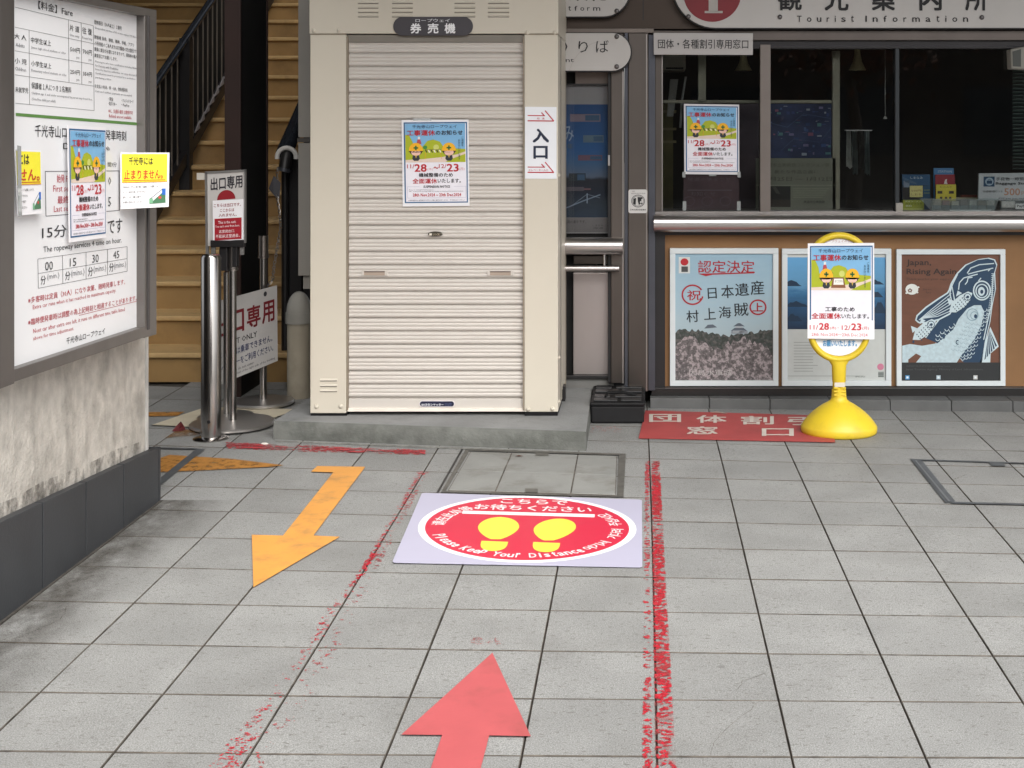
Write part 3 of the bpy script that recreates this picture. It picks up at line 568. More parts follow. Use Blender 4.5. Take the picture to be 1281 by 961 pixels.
# ---- suspension notice poster (several copies)
SKY = '#7db4dc'; LEAF = '#aab41e'; NV = '#2c5f8c'; DR = '#b8202e'; BK = '#26242c'
def notice(q, t, variant=0, frame=True):
    s = Sheet(q, (20, 35, 722, 945), .0008, .0004)
    s.rect(42, 60, 706, 910, NV, 0); s.rect(56, 74, 694, 898, '#eceaf2', 1)
    s.rect(58, 76, 686, 480, SKY, 2)
    s.poly([(58, 190), (100, 200), (135, 270), (160, 470), (58, 470)], LEAF, 3); s.poly([(235, 320), (290, 255), (350, 243), (420, 265), (470, 340), (470, 440), (235, 440)], LEAF, 3.3)
    s.poly([(58, 300), (180, 330), (480, 330), (686, 345), (686, 482), (58, 482)], LEAF, 3.6)
    s.poly([(58, 456), (240, 448), (430, 430), (600, 400), (686, 370), (686, 395), (560, 440), (470, 482), (58, 482)], '#e4cfc0', 4)
    s.ell(380, 325, 30, 30, '#ccd070', 4); s.poly([(185, 240), (215, 240), (228, 290), (175, 290)], '#b54a52', 4); s.rect(190, 212, 212, 240, '#e6e2e0', 4)
    s.ell(265, 325, 22, 20, '#3c8a3e', 4)
    if variant == 0:
        for k in range(6): x = 262+k*29; s.poly([(x, 352), (x+14, 352), (x+28, 380), (x+14, 380)], '#2c2420' if k % 2 == 0 else '#f0ead8', 5)
        s.line([(268, 380), (262, 448)], 5, '#e0a020', 5); s.line([(428, 380), (434, 448)], 5, '#e0a020', 5)
        if 1: s.rect(262, 348, 432, 352, '#2c2420', 5)
    else:
        s.poly([(285, 360), (400, 360), (420, 460), (265, 460)], '#8a5a3c', 5); s.poly([(297, 372), (390, 372), (398, 430), (290, 430)], '#f2efe6', 6); s.text('おことわり', 305, 385, 385, 408, BK, .6, 7, res=1)
    for cx in (168, 514):
        if variant: cx = {168: 215, 514: 490}[cx]
        s.poly([(cx-32, 405), (cx+32, 405), (cx+40, 445), (cx+22, 466), (cx-22, 466), (cx-40, 445)], '#2c3038', 5); s.poly([(cx-9, 405), (cx+9, 405), (cx, 440)], '#e8c84a', 6)
        s.ell(cx, 366, 66, 44, '#33221e', 5); s.ell(cx, 378, 50, 34, '#f0c4b4', 6)
        s.ell(cx, 366, 76, 14, '#3a2c14', 6, n=20)
        s.poly([(cx-72, 362)]+[(cx+72*math.cos(math.radians(a)), 352+76*math.sin(math.radians(a))) for a in range(180, 361, 12)]+[(cx+72, 362)], '#f2b41c', 7)
        s.rect(cx-24, 322, cx+24, 338, '#1f6a34', 8); s.rect(cx-8, 306, cx+8, 354, '#1f6a34', 8)
    s.text('千光寺山ロープウェイ', 132, 88, 600, 124, '#34486a', .5, 8); s.text('工事運休', 76, 142, 372, 202, DR, 1.5, 8); s.text('のお知らせ', 378, 146, 660, 196, BK, 1.8, 8)
    s.vtext('ご迷惑を', 646, 212, 668, 318, '#1f3a4a', .8, 8); s.vtext('おかけいたします', 612, 240, 634, 460, '#1f3a4a', .8, 8)
    if variant == 0:
        s.text('11/', 72, 502, 148, 545, DR, .8, 4); s.text('28', 150, 500, 278, 582, DR, 1.6, 4); s.text('(木)', 284, 540, 344, 572, '#cf8a90', .4, 4); s.text('〜', 350, 528, 402, 552, DR, 2, 4)
        s.text('12/', 406, 502, 484, 545, DR, .8, 4); s.text('23', 488, 500, 614, 582, DR, 1.6, 4); s.text('(月)', 618, 540, 676, 572, '#cf8a90', .4, 4)
        s.text('機械整備のため', 194, 594, 552, 638, BK, 1.8, 4); s.text('全面運休', 128, 652, 386, 706, DR, 1.6, 4); s.text('いたします。', 392, 656, 634, 700, BK, 1.4, 4)
        s.rect(72, 737, 200, 739, '#9a9ab8', 2); s.rect(560, 737, 686, 739, '#9a9ab8', 2); s.rect(72, 856, 686, 858, '#9a9ab8', 2); s.rect(72, 737, 74, 858, '#9a9ab8', 2); s.rect(684, 737, 686, 858, '#9a9ab8', 2)
        s.text('SUSPENSION NOTICE', 242, 726, 520, 752, BK, 2.4, 4, res=1); s.text('Due to annual maintenance,', 92, 766, 350, 778, '#44444c', .6, 4, res=1)
        s.text('Mt. Senkoji Ropeway will be stopped during the period below.', 92, 783, 662, 796, '#44444c', .6, 4, res=1)
        s.text('28th Nov.2024 ~ 23th Dec.2024', 128, 808, 636, 842, DR, 2, 4, res=1); s.text('※運休期間中は運賃割引や代行バス等の運行はありません　千光寺山ロープウェイ', 82, 874, 678, 890, '#55555c', .4, 4, res=1)
    else:
        s.text('工事のため', 205, 640, 515, 685, BK, 1.8, 4); s.text('全面運休', 60, 700, 370, 756, DR, 1.6, 4); s.text('いたします。', 376, 706, 665, 750, BK, 1.4, 4)
        s.rect(20, 766, 722, 945, '#f1eff2', 3)
        for a in (('11/', 42, 815, 130, 860, 1), ('28', 140, 795, 245, 862, 2), ('(木)', 255, 825, 320, 860, .6), ('−', 332, 838, 352, 842, 1), ('12/', 378, 815, 470, 860, 1), ('23', 478, 795, 585, 862, 2), ('(月)', 595, 825, 665, 860, .6)): s.text(a[0], *a[1:5], '#c83440', a[5], 4)
        s.text('28th Nov.2024〜23th Dec.2024', 62, 890, 650, 920, '#d0606a', 1, 4, res=1)
    return s
PAPER = mat('poster_paper', '#eeedf0', .5, var=.015, scale=5)
t = thing('notice_poster', 'work suspension notice poster taped across the fare and timetable board', 'poster', B(110, 300, 0))
q = quadmap(B(84.5, 156.7, .003), B(132.8, 159.7, .003), B(133, 297.3, .003), B(86.6, 303.6, .003)); panel(q, .0012, PAPER, 'paper', t); notice(q, t).build('print', t)
# yellow notices on the board
def yellow_notice(q, t, cut):
    s = Sheet(q, (878, 298, 1235, 700), .0006, .0004); x0 = 885 if not cut else 878
    s.rect(x0, 308, 1218, 514, '#f2e83a', 1)
    if not cut: s.text('千光寺には', 935, 330, 1110, 388, BK, 1.2, 3)
    else: s.text('には', 895, 326, 1050, 388, BK, 1.2, 3)
    if not cut: s.text('止まりません。', 900, 420, 1185, 490, '#c8402a', 1.6, 3)
    else: s.text('せん。', 893, 418, 1195, 490, '#c8402a', 1.6, 3)
    s.rect(x0+8, 496, 1205, 501, '#c8402a', 3); s.rect(x0, 508, 1218, 514, '#d88a20', 2)
    for k, (w, st) in enumerate(((285, '千光寺山ロープウェイ乗り場は「山麓駅」と「山頂駅」のみです。'), (170, 'ループ（途中下車）はできません'), (135, '詳しくは、乗り場で'), (150, 'お問い合わせください'))):
        if cut: st = st[-len(st)//2:]; w = w*.8
        s.text(st, x0+5, 537+k*36, x0+5+w, 553+k*36, '#44443c', .5, 3, res=1)
    s.poly([(1095, 660), (1205, 575), (1210, 668), (1090, 672)], '#4a7a58', 2); s.poly([(1085, 645), (1190, 560), (1205, 575), (1095, 665)], '#e8ecf0', 3)
    s.line([(1092, 635), (1185, 565)], 4, '#222233', 4); s.rect(1180, 562, 1208, 610, '#2c6ac0', 4); s.ell(1165, 628, 12, 10, '#c84a4a', 4); s.rect(1085, 632, 1112, 670, '#7ab08a', 4)
    return s
t = thing('yellow_notice', 'yellow and white notice card jutting past the right edge of the fare board', 'sign', P(4.43)(182, 260))
a, b = P(4.43), P(4.56); q = quadmap(a(150.8, 191), b(212, 191), b(211, 258.8), a(151.3, 261.8)); panel(q, .003, PAPER, 'card', t); yellow_notice(q, t, False).build('print', t)
t = thing('yellow_notice', 'yellow and white notice card tucked against the left frame rail of the fare board', 'sign', B(36, 266))
q = quadmap(B(20, 187, .006), B(51.5, 188.5, .006), B(53, 267, .006), B(22.5, 270, .006)); panel(q, .003, PAPER, 'card', t); yellow_notice(q, t, True).build('print', t)
mb = MB(); mb.hexa([B(21.5, 182, .010), B(26.5, 183, .010), B(27.5, 270, .010), B(23, 271, .010)], [B(21.5, 182, .013), B(26.5, 183, .013), B(27.5, 270, .013), B(23, 271, .013)], glass('clear_sleeve', (.9, .9, .9), 1, .35)); mb.build('plastic_sleeve', t)

# ================================================================== STAIRS
R0, GO, Y0 = .1646, .282, 7.36
t = thing('staircase', 'wide tan stairs climbing away behind the notice board', 'stairs', (-3.2, Y0, 0))
NS = 19
for n in range(1, NS):
    y = Y0+(n-1)*GO; z = n*R0
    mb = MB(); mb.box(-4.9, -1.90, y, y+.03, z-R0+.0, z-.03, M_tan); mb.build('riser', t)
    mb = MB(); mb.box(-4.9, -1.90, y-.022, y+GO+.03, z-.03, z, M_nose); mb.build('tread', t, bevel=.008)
t = thing('stair_enclosure', 'dark walls and ceiling closing in the staircase', 'building', (-3.4, 9, 0))
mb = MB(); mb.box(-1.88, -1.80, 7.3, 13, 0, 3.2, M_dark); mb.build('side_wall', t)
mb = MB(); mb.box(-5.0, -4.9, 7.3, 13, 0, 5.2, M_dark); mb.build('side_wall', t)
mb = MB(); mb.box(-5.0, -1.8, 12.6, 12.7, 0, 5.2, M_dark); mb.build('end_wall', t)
# central banister
Xb = -3.12
t = thing('banister', 'dark steel banister running up the middle of the tan stairs', 'railing', (Xb, 8.5, 0))
sz = lambda Y: .6245*Y+1.38-1.87*3.12
rz = lambda Y: .5818*Y+1.38-1.48*3.12
ya, yb = 8.05, 12.3
mb = MB(); mb.tube([(Xb, ya, rz(ya)), (Xb, yb, rz(yb))], .026, M_rail, 12); mb.build('top_rail', t, smooth=True)
mb = MB(); mb.hexa([(Xb-.02, ya, sz(ya)-.0), (Xb-.02, yb, sz(yb)), (Xb-.02, yb, sz(yb)+.09), (Xb-.02, ya, sz(ya)+.09)], [(Xb+.02, ya, sz(ya)), (Xb+.02, yb, sz(yb)), (Xb+.02, yb, sz(yb)+.09), (Xb+.02, ya, sz(ya)+.09)], M_black); mb.build('stringer', t)
mb = MB(); mb.hexa([(Xb-.05, ya, sz(ya)+.03), (Xb-.05, yb, sz(yb)+.03), (Xb-.05, yb, rz(yb)-.03), (Xb-.05, ya, rz(ya)-.03)], [(Xb-.04, ya, sz(ya)+.03), (Xb-.04, yb, sz(yb)+.03), (Xb-.04, yb, rz(yb)-.03), (Xb-.04, ya, rz(ya)-.03)], M_dark); mb.build('infill_panel', t)
M_balu = mat('baluster_dark', (.22, .19, .16), .3, .4, var=.2)
for px in (199, 206.3, 213.8, 221, 240.5, 246.5, 253, 259, 265, 270.5, 276.5):
    Y = 3.12*F/(VX-px); mb = MB(); mb.tube([(Xb+.005, Y, sz(Y)+.05), (Xb+.005, Y, rz(Y))], .0055, M_balu, 6); mb.build('baluster', t)
for k in range(9):
    px = 242+k*6.1; Y = 3.12*F/(VX-px); z = sz(Y)+.13
    mb = MB(); mb.ext([(Xb+.022, Y-.05, z-.03), (Xb+.022, Y+.05, z+.0), (Xb+.022, Y+.05, z+.055)], (.006, 0, 0), mat('banister_bracket', (.3, .29, .31), .5)); mb.build('step_bracket', t)
Y = 3.12*F/(VX-232.5); mb = MB(); mb.box(Xb-.035, Xb+.035, Y-.03, Y+.04, 5*R0, rz(Y), M_black); mb.build('newel_post', t)
# right handrail
t = thing('handrail', 'dark tubular handrail with a padded white end beside the booth', 'railing', (-2.0, 7.4, 0))
ra = lambda Y: .61*Y+1.38-2.3*2.0
mb = MB(); mb.tube([(-2.0, 7.34, ra(7.34)), (-2.0, 11.5, ra(11.5))], .045, M_rail, 14); mb.build('top_rail', t, smooth=True)
c = P(7.3)(358.5, 197)
mb = MB(); pts = []
for k in range(13): a = math.radians(-10+200*k/12); pts.append(c+Vector((.052*math.cos(a), 0, .052*math.sin(a))))
mb.tube(pts, .013, mat('white_padding', (.62, .6, .57), .6, var=.1), 8); mb.build('white_padding', t, smooth=True)
mb = MB(); mb.tube([c+Vector((0, .05, .04)), c+Vector((-.004, 0, -.015)), c+Vector((-.01, -.01, -.07))], .032, M_black, 12); mb.tube([c+Vector((-.008, -.01, -.06)), c+Vector((-.012, -.012, -.078))], .037, mat('flange_grey', (.08, .085, .1), .3, .5), 14); mb.build('rail_end', t, smooth=True)
m7 = P(7.45)
mb = MB(); mb.hexa([m7(352, 205), m7(377, 190), m7(377, 480), m7(352, 480)], [m7(352, 205, -.5), m7(377, 190, -.5), m7(377, 480, -.5), m7(352, 480, -.5)], M_black); mb.build('side_panel', t)
mb = MB(); mb.tube([P(7.43)(357, 205), P(7.43)(357, 483)], .02, M_black, 10); mb.build('post', t)
# column
t = thing('steel_column', 'dark brown steel column standing in front of the stairs', 'column', (-2.15, 7.1, 0))
x0, x1 = (281-VX)/F*6.94, (301-VX)/F*6.94; 
mb = MB(); mb.box(x0, x1, 6.94, 6.955, 0, 3.4, M_brown); mb.build('flange', t)
mb = MB(); mb.box(x0+.03, x1-.02, 6.955, 7.43, 0, 3.4, M_black); mb.build('web', t)
mb = MB(); mb.box(x0, x1, 7.43, 7.445, 0, 3.4, M_brown); mb.build('flange', t)
mb = MB(); mb.box(x1-.02, x1-.005, 6.96, 7.42, 0, 3.4, M_dark); mb.build('cover_plate', t)  # unlit side of the column, its shade put into a near-black colour

# grey duct left of the booth
t = thing('wall_duct', 'narrow grey metal duct standing behind the left side of the booth', 'duct', P(6.8)(380, 345))
m = P(6.8)
mb = MB(); mb.slab(m, 373, 179, 392, 345, -.25, 0, M_grey); mb.build('lower_section', t, bevel=.002)
mb = MB(); mb.slab(m, 373, -40, 392, 172, -.25, 0, M_grey); mb.build('upper_section', t, bevel=.002)
mb = MB(); mb.slab(m, 372, 173, 392, 178, -.25, .004, mat('duct_band', (.08, .075, .07), .5, .3)); mb.build('band', t)
mb = MB(); mb.slab(m, 378, 345, 394, 362, -.2, -.02, M_grey); mb.build('foot_bracket', t)

# ================================================================== STANCHIONS, BOLLARDS, SIGNS NEAR THE STAIRS
def px_r(w, Y): return w/2/F*Y
t = thing('steel_bollard', 'thick polished steel bollard nearest the notice board', 'bollard', G(264, 549)); c = WL[t.name]
mb = MB(); r = px_r(24.5, c.y); mb.lathe(c, [(r, .0), (r, .815), (r-.006, .826), (r-.015, .83)], M_chrome, 40); mb.build('tube', t, smooth=True)
mb = MB(); mb.lathe(c, [(r+.035, 0), (r+.035, .004), (r+.025, .009), (r+.006, .012)], M_chrome, 32); mb.build('base_flange', t, smooth=True)
mb = MB(); mb.tube([c+Vector((.004, -r-.001, .085)), c+Vector((.004, -r+.004, .085))], .008, M_black, 10); mb.build('bolt_hole', t)
def stanchion(px, basey, bw, topy, w, label, sleeve=None):
    t = thing('stanchion', label, 'stanchion', G(px, basey)); t.location.z = .0085; WL[t.name] = Vector(t.location); c = WL[t.name]; r = px_r(w, c.y); zt = H-(topy-VY)/F*c.y
    mb = MB(); mb.lathe(c+Vector((0, 0, .012)), [(r, 0), (r, zt-.012)], M_chrome, 24); mb.build('pole', t, smooth=True)
    R = px_r(bw, c.y); mb = MB(); mb.lathe(c, [(R*.96, 0), (R, .004), (R, .011), (R*.96, .017), (R*.3, .022), (r*1.1, .024)], mat('base_disc_steel', (.5, .48, .46), .38, .9, var=.06, rvar=.05), 48); mb.build('base_plate', t, smooth=True)
    if sleeve:
        z0 = H-(sleeve-VY)/F*c.y; mb = MB(); mb.lathe(c, [(r*1.45, z0), (r*1.45, z0+.012), (r*1.35, z0+.014), (r*1.35, zt)], M_steel, 24); mb.build('sleeve', t, smooth=True)
    return t
stanchion(291, 534, 104, 300, 9.5, 'steel stanchion carrying the exit only sign just right of the thick bollard', 341)
stanchion(283, 526, 70, 343, 7, 'thin steel stanchion pole right behind the one with the exit sign')
stanchion(329.5, 507, 76, 297, 9, 'steel stanchion standing by the dark column behind the hanging sign', 325)
# exit only sign in its holder
Y = 6.2; m = P(Y)
t = thing('exit_sign', 'silver framed sign with a red half disc clamped on top of the stanchion', 'sign', m(283, 310))
q = quadmap(m(259, 216), m(306.8, 213.5), m(306.8, 304), m(260, 308)); panel(q, .012, M_signface, 'plate', t)
for (a, b, c_, d) in (((256.6, 216), (259.6, 216), (260.6, 318), (257.6, 320)), ((305.6, 213), (307.4, 213), (307.4, 304), (305.6, 304)), ((256.6, 214.8), (307.4, 212.2), (307.4, 214.6), (256.6, 217.5))):
    mb = MB(); mb.hexa([m(*p, -.014) for p in (a, b, c_, d)], [m(*p, .005) for p in (a, b, c_, d)], M_alu); mb.build('frame_bar', t)
s = Sheet(q, (259, 215, 306.8, 306), .0008, .0004)
s.text('出口専用', 263.5, 220.5, 303.5, 237, BK, 1.6, quad=[(263.5, 222), (303.5, 219.5), (303.5, 236), (263.5, 238)])
s.poly([(271, 250)]+[(283+11.5*math.cos(math.radians(a)), 249.5+11.5*math.sin(math.radians(a))) for a in range(180, 361, 12)], '#8e1420', 1); s.build('print', t)
t2 = thing('exit_paper', 'small red and white paper overlapping the lower half of the silver exit sign', 'paper notice', m(286, 302))
q = quadmap(m(267, 251, .012), m(305.6, 249, .012), m(305.6, 299.5, .012), m(267.4, 301.8, .012)); panel(q, .0012, PAPER, 'paper', t2)
s = Sheet(q, (0, 0, 100, 100), .0005, .0003)
s.text('こちらは出口です。', 4, 8, 92, 17, '#8e2433', 1.2, 2, res=1); s.text('ここからは', 24, 21, 70, 29, '#8e2433', 1.2, 2, res=1); s.text('入れません。', 20, 33, 78, 41, '#8e2433', 1.2, 2, res=1)
s.rect(6, 45, 94, 98, '#a01828', 1); s.text('This is the exit.', 18, 51, 76, 58, '#eadfe0', .9, 2, res=1); s.text("You can't enter from here.", 8, 61, 88, 67, '#eadfe0', .9, 2, res=1); s.text('这里是出口,', 20, 73, 72, 81, '#eadfe0', .9, 2, res=1); s.text('不能从这里进去。', 9, 84, 88, 93, '#eadfe0', .9, 2, res=1); s.build('print', t2)
t3 = thing('sign_holder', 'black clamp holder fixing the silver exit sign to its pole', 'clamp', m(285, 330))
mb = MB(); mb.slab(m, 264.5, 300.5, 306, 309, -.02, .016, M_black); mb.build('cross_bar', t3, bevel=.002)
mb = MB(); mb.slab(m, 274, 309, 284, 339, -.03, .0, M_black); mb.build('clamp', t3, bevel=.003)
mb = MB(); mb.slab(m, 291, 309, 297, 334, -.03, .01, M_black); mb.build('clamp', t3, bevel=.003)
for x in (264.5, 300.5):
    mb = MB(); mb.slab(m, x, 309, x+4.5, 319, -.012, .006, M_alu); mb.build('bracket', t3, bevel=.001)
mb = MB(); mb.slab(m, 246, 216.5, 258.5, 225, -.004, -.001, mat('tape_white', (.55, .52, .46), .6)); mb.build('paper_tag', None, 'small cream tag sticking out at the left of the silver exit sign', 'tag')
# hanging exit only sign
t = thing('exit_only_sign', 'tilted white hanging sign lettered in dark red between two stanchions', 'sign', P(6.6)(305, 480))
A, C = P(6.42), P(6.69)
q = quadmap(A(262, 380), C(346.5, 357), C(347.5, 451.5), A(264, 486)); panel(q, .004, mat('sign_dull_white', (.42, .41, .40), .5, var=.04), 'plate', t)
s = Sheet(q, (262, 0, 347, 100), .0008, .0004)
for ch, x0, x1 in (('出', 266, 282), ('口', 286.5, 304), ('専', 307.5, 325), ('用', 327, 343)): s.text(ch, x0, 17, x1, 45, '#6a121c', 1.8)
s.text('EXIT ONLY', 284, 51, 320, 58, '#2a2a30', .5, res=1); s.text('こちらからは乗車できません。', 266, 62, 340, 71.5, '#2c3358', 1, res=1); s.text('エレベーターをご利用ください。', 268, 75, 341, 84.5, '#2c3358', 1, res=1)
s.text('Please do not enter.', 285, 87.5, 316, 91, '#3a3a40', .3, res=1); s.text('at the hall of the right side of the building', 285, 92.8, 343, 96.5, '#3a3a40', .3, res=1); s.ell(331.5, 7, 2.1, 3.2, BK, 1); s.build('lettering', t)
# chain
pts = [P(7.2)(347, 212), P(7.15)(345.5, 240), P(7.1)(350, 268), P(7.05)(351, 285), P(6.95)(346.5, 312), P(6.9)(343, 332), P(6.82)(341, 350), P(6.8)(332, 361)]
mb = MB(); M_chain = mat('chain_steel', (.3, .28, .26), .4, .9, var=.2); path = []
for a, b in zip(pts, pts[1:]):
    n = max(2, int((b-a).length/.017))
    for k in range(n): path.append((a.lerp(b, k/n), (b-a).normalized()))
for k, (p, d) in enumerate(path):
    sd = (Vector((1, .2, 0)) if k % 2 else Vector((.2, 1, 0))); sd = (sd-d*sd.dot(d)).normalized(); ring = []
    for a in range(9): an = 2*math.pi*a/8; ring.append(p+d*math.cos(an)*.012+sd*math.sin(an)*.0065)
    mb.tube(ring, .0022, M_chain, 4, caps=False)
mb.build('chain', None, 'thin steel chain hanging from the handrail down to the tilted sign', 'chain')
mb = MB(); c = P(7.15)(343, 236)
mb.add([c+Vector(p) for p in ((-.03, 0, .0), (0, -.01, .07), (.035, 0, .03), (.03, -.01, -.06), (.0, -.02, -.03), (.0, .02, .0))], [[0, 1, 4], [1, 2, 4], [2, 3, 4], [3, 0, 4], [0, 5, 1], [1, 5, 2], [2, 5, 3], [3, 5, 0]], mat('grey_cloth', (.07, .07, .08), .8)); mb.build('cloth_knot', None, 'dark grey knotted cloth hanging on the chain below the handrail', 'cloth')
# pipe post
t = thing('pipe_post', 'beige plastic post with a domed cap beside the booth', 'post', (P(6.94)(374, 495).x, 6.94, 0)); c = WL[t.name]; r = px_r(31, 6.94)
zc = H-(404-VY)/F*6.94; mb = MB(); mb.lathe(c, [(r*.94, 0), (r*.94, zc)], M_post, 32); mb.build('pipe', t, smooth=True)
pr = [(r*1.06, zc), (r*1.06, zc+.055)]+[(r*math.cos(math.radians(a)), zc+.055+r*1.7*math.sin(math.radians(a))) for a in range(0, 90, 11)]
mb = MB(); mb.lathe(c, pr, mat('cap_grey', (.30, .29, .26), .55, var=.08), 32); mb.build('domed_cap', t, smooth=True)

# ================================================================== BOOTH ON ITS PLINTH
t = thing('concrete_plinth', 'low concrete plinth under the shuttered ticket booth', 'plinth', (-.95, 6.3, 0))
hp = .082; fl, fr = G(342, 550), G(733, 564.5); bk = 7.0
a = [fl+Vector((0, 0, -.01)), fr+Vector((0, 0, -.01)), Vector((-.272, bk, -.01)), Vector((-1.62, bk, -.01))]
n = 26; mb = MB(); top = []; 
def pl(u): return fl.lerp(fr, u)
vs = []; fs = []
for k in range(n+1):
    p = pl(k/n); j = lambda s: mn.noise(Vector((k*.9, s, 0)))*.004
    vs += [p+Vector((0, j(1), -.01)), p+Vector((0, j(5)+.002, .03)), p+Vector((0, .004+j(2), hp-.012)), p+Vector((0, .016+j(3), hp-.001+j(4)*.4))]
for k in range(n):
    for r_ in range(3): fs.append([4*k+r_, 4*k+4+r_, 4*k+5+r_, 4*k+1+r_])
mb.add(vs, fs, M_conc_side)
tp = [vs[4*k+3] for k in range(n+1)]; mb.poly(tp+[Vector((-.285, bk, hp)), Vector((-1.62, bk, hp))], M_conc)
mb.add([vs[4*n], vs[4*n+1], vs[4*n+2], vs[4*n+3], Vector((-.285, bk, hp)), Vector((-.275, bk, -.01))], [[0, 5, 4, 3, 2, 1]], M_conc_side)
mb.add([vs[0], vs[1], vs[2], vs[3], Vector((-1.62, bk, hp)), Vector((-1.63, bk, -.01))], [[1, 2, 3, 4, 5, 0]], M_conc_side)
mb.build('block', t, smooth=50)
mb = MB(); mb.hexa([G(345, 551, 0), G(733, 565.5, 0), G(731, 568, 0), G(345, 552.5, 0)], [G(345, 551, .006), G(733, 565.5, .006), G(731, 568, .002), G(345, 552.5, .002)], mat('mortar_edge', (.2, .2, .185), .9, var=.3, scale=40, bump=.6)); mb.build('mortar_edge', t)

YB = 6.10; m = P(YB)
t = thing('ticket_booth', 'cream ticket machine booth with its ribbed roller shutter pulled down', 'booth', (m(543, 520).x, YB+.3, hp))
X = lambda px: (px-VX)/F*YB
Z = lambda py: H-(py-VY)/F*YB
Zb = Z(521)
zt = 2.12
mb = MB(); mb.box(X(388), X(433), YB, YB+.62, hp+.012, Z(43), M_beige); fp0 = mb.build('front_post', t, bevel=.003)
mb = MB(); mb.box(X(656), X(698), YB, YB+.30, hp+.018, Z(43), M_beige); fp1 = mb.build('front_post', t, bevel=.003)
mb = MB(); mb.box(X(387), X(698.5), YB-.002, YB+.62, Z(42.3), zt, M_beige); hdr = mb.build('header', t, bevel=.003)
mb = MB(); mb.box(X(388), X(698), YB+.55, YB+.62, hp+.02, Z(43), mat('booth_back', '#a79d8c', .5)); mb.build('back_panel', t)
mb = MB(); mb.box(X(698)-.02, X(698), YB+.305, YB+.55, hp+.06, Z(43), M_beige); mb.build('side_panel', t)
mb = MB(); mb.box(X(698)-.018, X(698)+.003, YB+.18, YB+.185, hp+.03, Z(43), mat('seam_dark', (.1, .09, .08), .6)); mb.build('panel_seam', t)
for k in range(14):
    for r_ in range(3):
        y = YB+.16+k*.011*0+r_*.09; z = Z(40)+.03+k*.028
        if z < 2.1:
            mb = MB() if (k, r_) == (0, 0) else mb; mb.box(X(698), X(698)+.001, y, y+.05, z, z+.012, M_black)
mb.build('vent_slots', t)
for (xa, xb) in ((388.5, 433.5), (656.5, 697.5)):
    mb = MB(); mb.box(X(xa), X(xb), YB+.004, YB+.28, hp, hp+.016 if xa < 500 else hp+.022, M_rubber); mb.build('rubber_foot', t)
mb = MB(); mb.box(X(698)-.05, X(698)+.012, YB+.33, YB+.40, hp, hp+.07, M_black); mb.build('anchor_foot', t)
mb = MB(); mb.box(X(434), X(655.5), YB+.012, YB+.06, Z(52.5), Z(43.5), mat('shutter_guide', (.22, .2, .17), .6)); mb.build('shutter_slot', t)
for xa, xb in ((433, 435.2), (654, 656)):
    mb = MB(); mb.box(X(xa), X(xb), YB+.001, YB+.06, Z(513), Z(46), mat('guide_rail', '#8d8272', .5)); mb.build('guide_rail', t)
# shutter
y0, y1, NSL = 50.5, 499.5, 27; h = (Z(y0)-Z(y1))/NSL
prof = [(0, .002), (.05, .009), (.13, .0125), (.26, .0125), (.33, .0085), (.40, .0120), (.53, .0120), (.60, .0085), (.67, .0125), (.82, .0125), (.90, .008), (.93, .0), (1.0, .0)]
mb = MB(); vs = []; xa, xb = X(435), X(655)
for fz, d in prof: vs += [Vector((xa, YB+.034-d, -fz*h)), Vector((xb, YB+.034-d, -fz*h))]
mb.add([p+Vector((0, 0, Z(y0))) for p in vs], [[2*k, 2*k+1, 2*k+3, 2*k+2] for k in range(len(prof)-1)], M_shut)
slat = mb.build('slat', t, smooth=60, origin=((xa+xb)/2, YB+.034, Z(y0)))
for k in range(1, NSL):
    o = slat.copy(); COL.objects.link(o); o.location = slat.location+Vector((random.uniform(-.0005, .0005), random.uniform(-.0006, .0006), -k*h)); WL[o.name] = WL[slat.name]
mb = MB(); mb.box(xa, xb, YB+.018, YB+.05, Z(512), Z(499.8), M_shut); mb.build('bottom_bar', t, bevel=.002)
mb = MB(); mb.box(xa-.004, xb+.004, YB+.008, YB+.05, Z(515.5), Z(511.5), mat('bar_lip', '#efe6da', .4)); mb.build('bar_lip', t, bevel=.001)
mb = MB(); mb.box(xa, xb, YB+.06, YB+.08, hp+.01, Z(46), M_black); mb.build('inner_backing', t)
for cx in (467.5, 625.5):
    mb = MB(); mb.slab(m, cx-17, 339, cx+17, 346, -.03, -.0165, M_shut); mb.build('lift_handle', t, bevel=.003)
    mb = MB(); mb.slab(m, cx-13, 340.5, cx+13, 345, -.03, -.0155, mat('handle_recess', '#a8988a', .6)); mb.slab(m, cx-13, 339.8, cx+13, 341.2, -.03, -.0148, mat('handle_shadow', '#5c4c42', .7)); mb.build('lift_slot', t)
mb = MB(); mb.lathe((0, 0, 0), [(1, 0), (1, .01), (.8, .014)], mat('lock_bronze', (.10, .09, .07), .35, .7, var=.3, scale=60), 24)
c = m(544, 293, -.020); mb.v = [Vector((p.x*.0335, -p.z*.9, p.y*.0115))+c for p in mb.v]; mb.build('lock_plate', t, smooth=True)
s = Sheet(rmap(YB+.004, 535, 290, 553, 296.5), (0, 0, 100, 100), .0045); s.rect(12, 30, 30, 70, '#e8e0d0', 1); s.text('LOCK', 38, 30, 86, 70, '#b8ac94', .6, res=1); s.build('lock_print', t)
for (cx, cy) in ((392.5, 38.5), (423.8, 38.5), (660, 41), (694, 41), (396, 508.5), (426.5, 508.5), (660.5, 512), (691, 511.5)):
    mb = MB(); mb.lathe((0, 0, 0), [(1, 0), (1, .1), (.75, .6), (.35, .95)], M_beige, 14); c = m(cx, cy, .0); mb.v = [Vector((p.x*.0105, -p.z*.009, p.y*.0105))+c for p in mb.v]; mb.build('screw_cap', hdr if cy < 100 else fp0 if cx < 500 else fp1, smooth=60)
